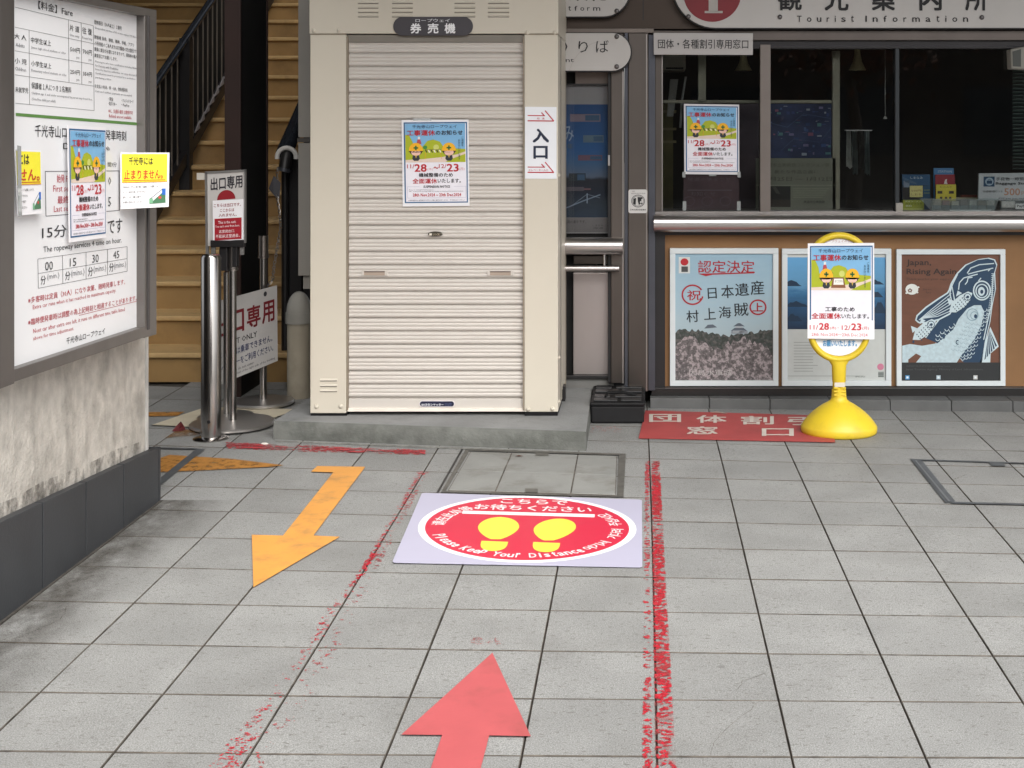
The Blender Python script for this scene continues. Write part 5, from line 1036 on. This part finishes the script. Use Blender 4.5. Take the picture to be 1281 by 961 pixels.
capsule(m2, 840, -74, 1420, 36.3, -.05, -.002, M_black, 'backing', t, n=24); capsule(m2, 841.5, -73, 1419, 35, -.004, .004, M_signface, 'face', t, n=24, bevel=.001)
s = Sheet(rmap(YS-.004, 800, -75, 1400, 38), (800, -75, 1400, 38), .0006, .0006)
s.ell(891, -7.5, 36, 35, mat('sign_red', (.23, .012, .02), .45), 1, n=48); s.rect(886.5, -26, 898, 15, '#b9b5b0', 2); s.rect(881.5, 13.8, 904, 16.6, '#b9b5b0', 2); s.rect(882, -26, 898, -23, '#b9b5b0', 2)
for ch, x0, x1 in (('観', 973, 1003), ('光', 1031.5, 1061.5), ('案', 1090.5, 1119.5), ('内', 1150, 1178), ('所', 1207.5, 1235.5)): s.text(ch, x0, -16, x1, 13.5, '#121014', 1.8, 4)
xs_ = {'Tourist': (997, 1068), 'Information': (1082.5, 1211)}
for wd, (xa, xb) in xs_.items():
    wid = {'i': .25, 'I': .3, 't': .6, 'f': .65, 'r': .6, 'm': 1.5}
    ws = [wid.get(c, 1) for c in wd]; tot = sum(ws)+1.15*(len(wd)-1); u = (xb-xa)/tot; x = xa
    for c, w_ in zip(wd, ws):
        tall = c in 'TIfti'; s.text(c, x, 19.8 if tall else 21.9, x+w_*u, 27.6 if c != 'x' else 28, '#1a181c', .8, 4); x += (w_+1.15)*u
s.build('lettering', t)
for x, y in ((861, 21), (975.5, 21.5), (1228, 22), (975.5, -50)): bolt(m2, x, y, .004, t)
t = thing('discount_window_sign', 'white rectangular sign naming the group discount window at the top left pane', 'sign', m2(880, 69))
q = quadmap(m2(817.6, 41.2), m2(942, 41.6), m2(941.8, 68.8), m2(818, 68.4)); panel(q, .012, mat('sign_offwhite', (.52, .50, .49), .5, var=.02), 'plate', t, bevel=.001)
s = Sheet(q, (95, 222, 758, 366), .0006); s.text('団体・各種割引専用窓口', 123, 264, 727, 326, '#1a1a1c', .6); s.build('lettering', t)
# small sticker on the pillar
t = thing('pillar_sticker', 'small white square sticker with a round black emblem on the steel pillar', 'sticker', m(797, 266))
mp_ = lambda x, y, w=0: P(YF)(x, y, w+.05)
c_ = []; 
for (cx, cy, a) in ((807.3, 239, -90), (807.3, 263.6, 0), (788.7, 263.6, 90), (788.7, 239, 180)):
    for k in range(4): an = math.radians(a+k*30); c_.append((cx+2.4*math.cos(an), cy+2.4*math.sin(an)))
mb = MB(); mb.hexa([mp_(x, y, 0) for x, y in c_], [mp_(x, y, .002) for x, y in c_], mat('sticker_white', (.62, .61, .6), .5)); mb.build('backing', t)
s = Sheet(rmap(YF-.052, 786, 236, 810, 266), (420, 595, 524, 724), .0006); s.ring(473, 662, 37, 34, 3, '#303034', 1); s.ring(473, 662, 31, 28, 2, '#303034', 1)
s.poly([(448, 650), (462, 645), (460, 682), (447, 678)], '#18181c', 2); s.poly([(470, 640), (500, 643), (490, 655), (497, 680), (484, 676), (478, 686), (472, 665)], '#18181c', 2); s.ell(488, 668, 5, 6, '#c8c8c8', 3); s.text('安全宣言', 440, 606, 456, 613, '#505054', .4, res=1); s.text('日本交通安全協議会', 430, 704, 516, 713, '#303034', 1, res=1); s.text('施設名称認定登録', 436, 618, 512, 624, '#707074', .4, res=1); s.build('print', t)

# ---- inside / on the ticket windows
t = thing('notice_poster', 'work suspension notice poster on the left ticket window pane', 'poster', m(890, 218))
q = quadmap(m(855.5, 130, .003), m(924.6, 131, .003), m(924.8, 218.6, .003), m(856, 218, .003)); panel(q, .0012, mat('poster_paper_dim', '#d4d2d6', .5, var=.02), 'paper', t); notice(q, t).build('print', t)
for x, y in ((853.5, 215), (922.5, 215), (887, 218)): mb = MB(); mb.slab(m, x, y, x+4 if x != 887 else x+9, y+7 if x != 887 else y+2.4, .0, .0068, glass('clear_tape', (1, 1, 1), 1, .3)); mb.build('tape', t)
t = thing('purple_flyer', 'dark purple flyer stuck inside the glass under the window notice poster', 'flyer', m(890, 263)); mi = lambda x, y, w=0: P(YF)(x, y, w-.012)
q = quadmap(mi(855, 219), mi(925, 219), mi(925, 263), mi(855, 263)); panel(q, .001, mat('flyer_purple', (.065, .03, .037), .5, var=.3, scale=10), 'paper', t)
s = Sheet(q, (275, 540, 615, 760), .0005); 
for (a, b, c, d, st) in ((300, 555, 560, 580, '尾道の秋まつり'), (300, 632, 570, 640, '―――――'), (320, 645, 470, 672, 'お知らせ')): s.text(st, a, b, c, d, '#5c4a52', .3, res=1)
for x in (310, 420, 530): s.ring(x, 705, 34, 30, 4, '#5a4650', 1)
s.build('print', t)
for x in (854, 922): mb = MB(); mb.slab(m, x, 252, x+4.5, 263.5, 0, .002, glass('clear_tape', (1, 1, 1), 1, .3)); mb.build('tape', t)
mk = lambda d: (lambda x, y, w=0: P(YF+d)(x, y, w))
def inq(x0, y0, x1, y1, d): a = mk(d); return quadmap(a(x0, y0), a(x1, y0), a(x1, y1), a(x0, y1))
t = thing('map_board', 'dark blue illustrated map board inside behind the mullion', 'poster', mk(.35)(985, 262)); q = inq(928, 130, 1048, 264, .35)
panel(q, .02, mat('map_navy', (.03, .045, .12), .6, var=.3, scale=9), 'board', t); s = Sheet(q, (620, 120, 1210, 760), .0006); random.seed(11)
for k in range(110):
    x = random.uniform(630, 1190); y = random.uniform(130, 415); w_ = random.uniform(8, 34); h_ = random.uniform(5, 20); c = random.choice(['#3c5690', '#4c6496', '#2c4474', '#76709c', '#8c5470', '#54848a', '#9ca6b8', '#3a4a80'])
    s.rect(x, y, x+w_, y+h_*random.choice((.2, 1)), c, random.randint(0, 4))
s.line([(640, 300), (740, 220), (900, 260), (1000, 180), (1180, 210)], 4, '#44587c', 5); s.line([(860, 400), (940, 330), (1100, 350), (1180, 250)], 3, '#44587c', 5)
s.text('プロ', 618, 470, 652, 494, '#b8b4b8', .8); s.text('ス!', 655, 470, 678, 540, '#8c868c', .5); s.build('print', t)
mb = MB(); mb.slab(mk(.34), 880, 130, 955, 264, -.01, 0, mat('dark_purple_panel', (.05, .03, .04), .6, var=.3)); mb.build('side_board', t)
t = thing('green_grey_poster', 'grey green event poster with a dark photo inside behind the middle pane', 'poster', mk(.12)(995, 262)); q = inq(945.5, 198, 1045.5, 263.5, .12)
panel(q, .002, mat('poster_greygreen', (.17, .17, .13), .6, var=.06), 'paper', t); s = Sheet(q, (718, 432, 1206, 757), .0006)
s.text('尾道市立美術館コレクション展', 760, 462, 1168, 486, '#5a5c4c', .6, res=1); s.text('新たな作品企画に', 832, 505, 1100, 528, '#4c4e40', .8, res=1); s.text('10月25日 ― 1月12日', 760, 548, 1182, 574, '#4c4e40', .8, res=1); s.rect(718, 598, 1206, 602, '#8a8c7a', 2)
s.rect(735, 606, 930, 735, '#15120e', 2); s.poly([(815, 608), (840, 608), (868, 655), (842, 650)], '#3c3a34', 3); s.rect(800, 690, 925, 734, '#2c2014', 3)
for k in range(5): s.rect(945, 620+k*13, 1165-k*10, 624+k*13, '#8a8c7a', 2)
s.text('尾道市立美術館', 1010, 695, 1138, 712, '#34362c', .8, res=1); s.build('print', t)
t = thing('air_conditioner', 'grey beige air conditioner unit high inside the left pane', 'air conditioner', mk(.5)(843, 90)); a = mk(.5)
mb = MB(); mb.slab(a, 818, 60, 858, 88.5, -.2, 0, mat('ac_beige', (.62, .58, .47), .5)); mb.build('casing', t, bevel=.012); mb = MB(); mb.slab(a, 833, 84.5, 855, 86.5, 0, .002, M_black); mb.build('vent', t)
t = thing('interior_cabinet', 'olive shelves dimly seen inside the left pane', 'shelf', mk(.9)(838, 262)); a = mk(.9)
mb = MB(); mb.slab(a, 820, 130, 842, 264, -.3, 0, mat('olive_shelf', (.30, .26, .11), .7, var=.2)); mb.build('cabinet', t)
for y in (138, 160, 176): mb = MB(); mb.slab(a, 820, y, 846, y+3, -.3, .01, mat('olive_shelf_light', (.45, .39, .2), .6)); mb.build('shelf_board', t)
mb = MB(); a = mk(.6); mb.hexa([a(834, 146), a(838, 100), a(848, 100), a(842, 146)], [a(834, 146, .1), a(838, 100, .1), a(848, 100, .1), a(842, 146, .1)], mat('grey_pale_arm', (.4, .39, .35), .6)); mb.build('monitor_arm', None, 'pale slanted support seen inside the left pane under the air conditioner', 'bracket')
mb = MB(); a = mk(.25); mb.tube([a(851, 160), a(853, 126), a(858, 96)], .006, mat('grey_tube', (.3, .3, .29), .5), 8); mb.build('cable_conduit', None, 'thin pale vertical conduit inside beside the left window poster', 'pipe', smooth=True)
M_lamp = mat('lamp_brass', (.48, .42, .24), .6, 0, var=.08)
for (cx, y0_, y1_, w_, lb) in ((930, 66, 88.5, 22, 'dull brass cone lamp hanging inside the left pane'), (1072.5, 62, 88, 21.5, 'dull brass cone lamp hanging inside right of the inner post')):
    t = thing('pendant_lamp', lb, 'lamp', mk(.5)(cx, y1_)); a = mk(.5); c = a(cx, y1_); hh = (y1_-y0_)/F*(YF+.5)
    mb = MB(); mb.lathe(c, [(px_r(w_, YF+.5), 0), (px_r(w_, YF+.5)*.55, hh*.4), (px_r(8, YF+.5), hh*.75), (px_r(7, YF+.5), hh)], M_lamp, 24); mb.build('shade', t, smooth=True)
    mb = MB(); mb.tube([c+Vector((0, 0, hh)), c+Vector((0, 0, hh+.3))], .006, M_black, 6); mb.build('cord', t)
mb = MB(); a = mk(.3); mb.tube([a(1107.3, 60), a(1107.3, 146)], .0015, mat('cord_pale', (.5, .48, .45), .6), 6); c = a(1107.3, 148); mb.lathe(c+Vector((0, 0, -.004)), [(.011, 0), (.009, .008), (.003, .016)], MC['cord_pale'], 12); mb.build('pull_cord', None, 'pale lamp pull cord with a small knob hanging inside', 'cord', smooth=True)
t = thing('hanging_raincoats', 'dark and white garments hanging in the dark room behind the middle pane', 'clothes', mk(.9)(1072, 222)); a = mk(.9); random.seed(2)
for (x0_, x1_, yb_, cc) in ((1058, 1066, 212, (.9, .9, .86)), (1065.5, 1074, 220.5, (.34, .38, .37)), (1075, 1082, 214, (.14, .16, .15)), (1081, 1089, 220.5, (.36, .40, .39))):
    vs = []; fs = []; nn = 7
    for k in range(nn+1):
        for j_, y in enumerate((164, 182, 200, yb_)): vs.append(a(x0_+(x1_-x0_)*k/nn*(.75+.25*j_/3)+random.uniform(-.5, .5), y-(random.uniform(0, 5) if j_ == 3 else 0), .03*math.sin(k*2.2+j_*.5)))
    for k in range(nn):
        for j_ in range(3): q0 = k*4+j_; fs.append([q0, q0+4, q0+5, q0+1])
    mb = MB(); mb.add(vs, fs, mat('cloth_%d' % int(x0_), cc, .8, var=.25, scale=20)); mb.build('garment', t, smooth=True)
mb = MB(); mb.slab(a, 1057, 162.5, 1090, 164, -.02, .03, M_alu); mb.build('hanging_rail', t)
t = thing('speaker_box', 'pale grey box fixed at the top right of the windows', 'speaker', m(1275, 87)); a = P(YF-.03)
mb = MB(); mb.hexa([a(1262, 62, -.05), a(1300, 55, -.05), a(1300, 88, -.05), a(1263, 86.5, -.05)], [a(1262, 62, .03), a(1300, 55, .03), a(1300, 88, .03), a(1263, 86.5, .03)], mat('speaker_grey', (.25, .24, .21), .5)); mb.build('casing', t, bevel=.006)
mb = MB(); mb.hexa([a(1264.5, 65, .03), a(1275, 62, .03), a(1275, 84, .03), a(1265, 83.5, .03)], [a(1264.5, 65, .0325), a(1275, 62, .0325), a(1275, 84, .0325), a(1265, 83.5, .0325)], mat('speaker_dark', (.05, .055, .05), .5)); mb.build('front_grille', t)
t = thing('roller_blind', 'dark green slatted blind at the right end inside the window', 'blind', mk(.25)(1275, 215)); a = mk(.25); slt = None
for k in range(28):
    mb = MB(); y = 88+k*4.55; mb.hexa([a(1266, y+1.6), a(1330, y+1.6), a(1330, y+2.2), a(1266, y+2.2)], [a(1266, y-.6, .02), a(1330, y-.6, .02), a(1330, y, .02), a(1266, y, .02)], mat('blind_green', (.12, .16, .14), .5)); mb.build('slat', t)
# counter goods
cm = lambda d: P(YF+d)
t = thing('leaflet_rack', 'blue leaflet stack with a yellow price card on the counter inside', 'leaflets', cm(.16)(1146, 264)); a = cm(.16)
mb = MB(); mb.hexa([a(1128.3, 218.2), a(1163.6, 218.2), a(1163.8, 264), a(1128.5, 264)], [a(1128.3, 218.2, -.05), a(1163.6, 218.2, -.05), a(1163.8, 264, -.05), a(1128.5, 264, -.05)], mat('leaflet_navy', '#1b3550', .5)); mb.build('leaflet_stack', t)
s = Sheet(quadmap(a(1128.3, 218.2), a(1163.6, 218.2), a(1163.8, 250.5), a(1128.5, 250.5)), (65, 222, 350, 478), .001)
s.rect(68, 225, 348, 330, '#24527a', 0); s.poly([(70, 245), (200, 300), (215, 320), (100, 300), (72, 260)], '#4a6a8a', 1); s.rect(80, 285, 140, 352, '#7e8ca0', 1); s.rect(68, 350, 260, 470, '#221c22', 1); s.text('しまなみ', 148, 244, 275, 268, '#c8d4de', .8, 3, res=1); s.poly([(280, 340), (348, 330), (348, 455), (270, 462)], '#1f4a6c', 1); s.rect(285, 375, 345, 380, '#8e9a4a', 2); s.rect(285, 405, 345, 410, '#8e9a4a', 2)
s.rect(142, 335, 272, 447, '#e3d68a', 5); s.text('500円', 158, 372, 258, 396, '#8c6a4a', .8, 6, res=1); s.text('しおり', 156, 410, 258, 434, '#8c6a4a', .5, 6, res=1); s.build('print', t)
mb = MB(); mb.slab(cm(.12), 1129.5, 250.6, 1156, 264.3, -.05, 0, mat('box_lime', '#a8ac34', .5)); mb.build('lime_box', t); s = Sheet(rmap(YF+.12, 1129.5, 250.6, 1156, 264.3), (75, 478, 268, 600), .0006); s.text('尾道ラーメン', 95, 484, 240, 500, '#e6e8c8', 1, res=1); s.text('ガイドブック', 95, 508, 250, 528, '#3c4420', 1, res=1); s.text('無料', 100, 530, 155, 552, '#e6e8c8', 1, res=1); s.rect(80, 572, 255, 580, '#d8dc90', 1); s.build('box_print', t)
t = thing('leaflet_stack', 'red yellow and blue leaflets stepped upright on the counter inside', 'leaflets', cm(.17)(1181, 262))
for d, x0_, y0_, x1_, y1_, c in ((.20, 1168, 210.5, 1193.2, 262, '#4d84b8'), (.185, 1170, 218.5, 1194.6, 262, '#982032'), (.17, 1171, 231, 1196, 262, '#dccb46')):
    mb = MB(); mb.slab(cm(d), x0_, y0_, x1_, y1_, -.008, 0, mat('lf_'+c[1:], c, .5)); mb.build('leaflet', t)
s = Sheet(rmap(YF+.17, 1171, 231, 1196, 262), (405, 325, 600, 560), .0006); s.text('おのみち', 440, 340, 560, 356, '#7c7430', .6, res=1)
for x in (418, 530): s.rect(x, 385, x+48, 412, '#4a3c34', 1)
for x in (442, 490, 530): s.rect(x, 440, x+24, 462, '#4a3c34', 1)
s.build('print', t); s = Sheet(rmap(YF+.185, 1170, 218.5, 1194.6, 231), (0, 0, 100, 100), .0006); s.poly([(44, 92), (50, 50), (60, 45), (58, 70), (62, 95)], '#e8dcd8', 1); s.build('print', t)
s = Sheet(rmap(YF+.20, 1168, 210.5, 1193.2, 218.5), (0, 0, 100, 100), .0006); s.text('STATION', 20, 35, 90, 70, '#d0dce8', .6, res=1); s.build('print', t)
t = thing('plastic_tray', 'clear plastic tray of small teal packets on the counter inside', 'tray', cm(.08)(1205, 264)); CT = glass('tray_plastic', (.85, .88, .88), 1.2, .16)
a = cm(.06); mb = MB(); mb.hexa([a(1166, 264), a(1244, 264), a(1250, 248.5), a(1150, 248.5)], [a(1166, 264, -.004), a(1244, 264, -.004), a(1250, 248.5, -.004), a(1150, 248.5, -.004)], CT); mb.hexa([a(1166, 264), a(1244, 264), a(1244, 264, -.2), a(1166, 264, -.2)], [a(1166, 263), a(1244, 263), a(1244, 263, -.2), a(1166, 263, -.2)], CT); mb.build('tray', t)
mb = MB(); mb.slab(cm(.056), 1188, 262.6, 1240, 263.6, 0, .003, mat('tray_lip', '#c9d4d8', .3)); mb.build('tray_lip', t)
for k in range(7):
    x = 1168+k*11.2; mb = MB(); mb.slab(cm(.09), x, 257.5, x+9.6, 262.5, -.05, 0, mat('packet_teal', '#4a6c74', .5)); mb.build('packet', t, bevel=.002)
for k, c in enumerate(('#b8a890', '#8c3c30', '#c8bca8', '#5c3c30', '#b8b4a8', '#7a6a50', '#c0bcb4')):
    x = 1168+k*11.2; mb = MB(); mb.slab(cm(.13), x, 250+(k % 3), x+9, 257, -.03, 0, mat('pk_'+c[1:], c, .6, var=.3, scale=60)); mb.build('card', t)
t = thing('paper_pile', 'loose brown and pale leaflets lying behind the plastic tray', 'paper', cm(.24)(1215, 250))
for k, (x0_, x1_, y, c) in enumerate(((1196, 1232, 247, '#a89c80'), (1202, 1228, 244, '#7a3c30'), (1207, 1222, 246, '#b8b090'))): mb = MB(); mb.slab(cm(.24+k*.02), x0_, y, x1_, y+3, -.02, 0, mat('pp_'+c[1:], c, .6, var=.2, scale=40)); mb.build('sheet', t)
t = thing('baggage_sign', 'white baggage storage price sign standing on the counter at the right', 'sign', cm(.1)(1255, 258)); a = cm(.12)
q = quadmap(a(1224.5, 217.2), a(1312, 216), a(1312, 252), a(1223.8, 250.5)); panel(q, .02, mat('baggage_white', '#c6c8cb', .5), 'card', t); s = Sheet(q, (832, 218, 1530, 488), .0008)
s.rect(880, 250, 990, 350, '#25486a', 1); s.ell(938, 300, 42, 40, '#a8bccb', 2); s.rect(912, 290, 965, 322, '#25486a', 3); s.ring(938, 288, 14, 14, 5, '#25486a', 3, 180, 360, 8)
s.text('手荷物一時預かり所', 1002, 258, 1420, 292, '#2a2a30', 1); s.text('Baggage Storage', 1000, 306, 1420, 338, '#2a2a30', 1.8); s.text('お荷物1個につき', 880, 388, 1070, 410, '#5a5458', .8, res=1); s.text('500', 1086, 366, 1245, 436, '#c8967e', 1.4); s.text('円', 1258, 396, 1300, 434, '#c8967e', 1); s.text('500 yen per item', 1035, 458, 1300, 474, '#4a4a50', .8, res=1); s.build('print', t)
t = thing('pay_label', 'small white label on the counter tray below the baggage sign', 'label', cm(.04)(1276, 262)); q = rmap(YF+.04, 1270.5, 255, 1300, 261.5); panel(q, .004, mat('label_w', '#dcdcdc', .5), 'card', t); s = Sheet(q, (1200, 520, 1440, 565), .0006); s.text('PayPay', 1215, 528, 1330, 556, '#2a2a2e', 1.2, res=1); s.build('lettering', t)
mb = MB(); mb.slab(cm(.07), 1252, 250, 1300, 264, -.03, 0, glass('tray_plastic')); mb.build('clear_box', None, 'clear plastic box on the counter below the baggage sign', 'box', bevel=.004)
mb = MB(); mb.slab(cm(.06), 1253, 252, 1270, 260, -.02, 0, mat('card_grey', '#c0c0bc', .6, var=.2, scale=60)); mb.build('paper_scrap', None, 'crumpled white paper in the clear box under the baggage sign', 'paper', bevel=.003)

# ================================================================== BLACK WEIGHT BOX
t = thing('weight_box', 'black ribbed rubber weight box on the ground beside the plinth', 'weight box', G(773, 531))
xl, xr, yf, ybk, zt_ = (738-VX)/F*6.31, (806.5-VX)/F*6.31, 6.31, 6.74, .103
mb = MB(); mb.hexa([(xl+.004, yf, 0), (xr-.004, yf, 0), (xr-.004, ybk, 0), (xl+.004, ybk, 0)], [(xl, yf+.012, zt_-.02), (xr, yf+.012, zt_-.02), (xr, ybk, zt_-.02), (xl, ybk, zt_-.02)], M_rubber); mb.build('body', t, bevel=.01)
for k, (a_, b_) in enumerate(((yf+.006, yf+.2), (yf+.215, ybk))):
    mb = MB(); mb.box(xl-.002, xr+.002, a_, b_, zt_-.024, zt_-.004, M_rubber); mb.build('lid', t, bevel=.008)
    for (u0, u1, v0, v1) in ((.06, .5, .12, .42), (.56, .94, .12, .42), (.06, .36, .55, .86), (.44, .94, .58, .86)):
        mb = MB(); mb.box(xl+(xr-xl)*u0, xl+(xr-xl)*u1, a_+(b_-a_)*v0, a_+(b_-a_)*v1, zt_-.006, zt_+.004, mat('rubber_top', (.012, .0125, .014), .4, var=.2, spec=.4)); mb.build('lid_rib', t, bevel=.003)
mb = MB(); mb.tube([(xl+.07, yf+.11, zt_), (xl+.08, yf+.13, zt_+.018), (xl+.15, yf+.14, zt_+.02), (xl+.22, yf+.145, zt_+.004)], .007, M_rubber, 8); mb.build('handle', t, smooth=True)

# ================================================================== YELLOW STAND SIGN
YY = 6.12; my = P(YY); cx = my(1049.5, 0).x
t = thing('stand_sign', 'yellow plastic stand sign with a domed base before the ticket windows', 'stand sign', (cx, YY, 0))
r = px_r(95, YY)-.0
def zy(py): return H-(py-VY)/F*YY
prof = [(r*.93, 0), (r*.985, .005), (r, .016), (r, .030), (r*.985, .037), (r*.965, .041), (r*.955, .044), (r*.885, .061), (r*.79, .080), (r*.68, .0975), (r*.56, .114), (r*.42, .130), (r*.30, .142), (r*.22, .152), (r*.195, .165), (r*.185, .20)]
mb = MB(); mb.lathe((cx, YY, 0), prof, M_yellow, 56, 1, .86); mb.build('base', t, smooth=70)
nw = px_r(18, YY); z0_, z1_ = .17, zy(452)
def sectubes(zs, rs): 
    mb = MB(); vs = []; fs = []; seg = 24
    for z, (rx, ry) in zip(zs, rs):
        for k in range(seg): a = 2*math.pi*k/seg; vs.append((cx+rx*math.cos(a), YY+ry*math.sin(a), z))
    for i in range(len(zs)-1):
        for k in range(seg): q_ = (k+1) % seg; fs.append([i*seg+k, i*seg+q_, (i+1)*seg+q_, (i+1)*seg+k])
    mb.add(vs, fs, M_yellow); return mb
sectubes([.15, .2, zy(495), zy(494), zy(478), zy(477), zy(457), zy(451)], [(nw*.97, .028), (nw*.95, .026), (nw*.95, .026), (nw*.88, .024), (nw*.88, .024), (nw*.94, .025), (nw*1.02, .026), (nw*1.45, .026)]).build('neck', t, smooth=50)
for y in (484, 488.5, 493):
    for sg in (-1, 1):
        mb = MB(); c = my(1049.5+sg*4.6, y); mb.box(c.x-.011, c.x+.011, YY-.030, YY-.02, c.z-.004, c.z+.003, M_yellow); mb.build('neck_rib', t, bevel=.002)
mb = MB(); c = my(1049.5, 480); mb.box(c.x-.024, c.x+.024, YY-.028, YY-.026, c.z-.010, c.z+.010, mat('label_cream', '#d8d2c4', .5)); mb.build('neck_label', t)
# ring
path = []; hw = px_r(79-8.5, YY); ztp, zbt = zy(294.5), zy(449.5); cz0, cz1 = zbt+hw*1.0, ztp-hw*.92
for k in range(49):
    a = -math.pi/2+2*math.pi*k/48
    x_ = hw*math.cos(a); z_ = (cz1+hw*.92*math.sin(a)) if math.sin(a) >= 0 else (cz0+hw*math.sin(a))
    path.append(Vector((cx+x_, YY, z_)))
vs = []; fs = []; n = len(path)-1
for i in range(n):
    d = (path[(i+1) % n]-path[i-1]).normalized(); nn = d.cross(Vector((0, 1, 0)))
    for k in range(12): a = 2*math.pi*k/12; vs.append(path[i]+nn*math.cos(a)*.0155+Vector((0, 1, 0))*math.sin(a)*.024)
for i in range(n):
    for k in range(12): q_ = (k+1) % 12; fs.append([i*12+k, i*12+q_, ((i+1) % n)*12+q_, ((i+1) % n)*12+k])
mb = MB(); mb.add(vs, fs, M_yellow); mb.build('ring', t, smooth=70)
mb = MB(); fc = [Vector((p.x, YY-.006, p.z)) for p in path[:-1]]; c_ = Vector((cx, YY-.006, (ztp+zbt)/2)); fc = [c_+(p-c_)*.94 for p in fc]; mb.hexa(fc, [p+Vector((0, .012, 0)) for p in fc], mat('panel_white', '#eef0f4', .35, var=.01)); pnl = mb.build('white_panel', t)
s = Sheet(rmap(YY-.008, 1000, 285, 1100, 480), (1000, 285, 1100, 480), .0006); s.text('お願いいたします。', 1029.5, 425.5, 1072, 433.5, '#3a8cc0', 1.6); s.text('ロープウェイのりば', 1032, 300, 1068, 303.5, '#c8a0a0', .5, res=1); s.build('lettering', t)
t = thing('notice_poster', 'work suspension notice poster hung on the yellow stand sign', 'poster', my(1051, 424))
a = P(YY-.03); q = quadmap(a(1010.6, 304.6), a(1093.6, 304.0), a(1093.8, 424.6), a(1010.2, 423.4)); panel(q, .0015, PAPER, 'paper', t); notice(q, t, 1).build('print', t)

# ================================================================== THE STREET BEHIND THE CAMERA (seen in glass and steel, with an added block shading the left)
t = thing('adjacent_building', 'plain dark rendered building behind the notice board wall', 'building', (-3.6, 2.4, 0))
mb = MB(); mb.box(-5.5, -2.45, -3, 4.85, 0, 4.6, mat('adjacent_render', (.10, .09, .08), .9, var=.15, scale=3)); mb.build('wall', t)  # added out of view to block light from the left
mb = MB(); mb.box(-5.7, -2.3, -3.2, 4.9, 4.6, 4.75, M_dark); mb.build('roof', t)  # top of the added light block, also out of view
t = thing('opposite_house', 'brown timber house with a tiled roof across the street behind the camera', 'house', (0, -16, 0))
M_hw = mat('house_timber', (.06, .045, .035), .8, var=.3, scale=4); mb = MB(); mb.box(-9, 10, -19, -14, 0, 3.6, M_hw); mb.build('wall', t)
mb = MB(); mb.hexa([(-9.6, -13.2, 3.5), (10.6, -13.2, 3.5), (10.6, -16.5, 5.3), (-9.6, -16.5, 5.3)], [(-9.6, -13.2, 3.65), (10.6, -13.2, 3.65), (10.6, -16.5, 5.45), (-9.6, -16.5, 5.45)], mat('roof_tile', (.30, .25, .24), .5)); mb.build('roof', t)
for k in range(6):
    mb = MB(); x = -7.5+k*2.8; mb.box(x, x+1.5, -14.0, -13.94, .9, 2.3, mat('house_window', (.03, .035, .04), .15)); mb.build('window', t)
random.seed(21)
t = thing('maple_tree', 'autumn maple tree standing across the street behind the camera', 'tree', (3.2, -7.4, 0))
mb = MB(); mb.tube([(3.2, -7.4, 0), (3.3, -7.4, 1.2), (3.1, -7.3, 2.6), (3.3, -7.5, 3.8)], [.13, .1, .07, .03], mat('bark', (.08, .06, .045), .9), 8); mb.build('trunk', t)
mb = MB(); ml = mat('maple_leaf', (.12, .045, .02), .7, var=.4, scale=3)
for k in range(1500):
    u = Vector((random.gauss(0, 1), random.gauss(0, 1), random.gauss(0, .7))); c = Vector((3.2, -7.4, 3.1))+u*.62; a = Vector((random.uniform(-1, 1), random.uniform(-1, 1), random.uniform(-1, 1))).normalized()*.09; b = a.orthogonal().normalized()*.05
    mb.add([c-a, c+b, c+a, c-b], [[0, 1, 2, 3]], ml)
mb.build('crown', t)

# repeats carry a shared group
GR = {'notice_poster': 'work suspension notice posters', 'yellow_notice': 'yellow notices on the fare board', 'stanchion': 'steel stanchions by the stairs', 'floor_arrow': 'arrows on the paving', 'poster_frame': 'framed posters under the counter',
      'pendant_lamp': 'cone lamps inside the ticket office', 'inspection_cover': 'metal edged covers in the paving', 'red_floor_line': 'red painted lines on the paving', 'dry_leaf_scrap': 'dry leaves on the ground', 'floor_marking': 'faded ochre paint patches', 'red_paint_trace': 'small red paint traces'}
for o in bpy.data.objects:
    if o.parent is None and o.name.split('.')[0] in GR: o['group'] = GR[o.name.split('.')[0]]
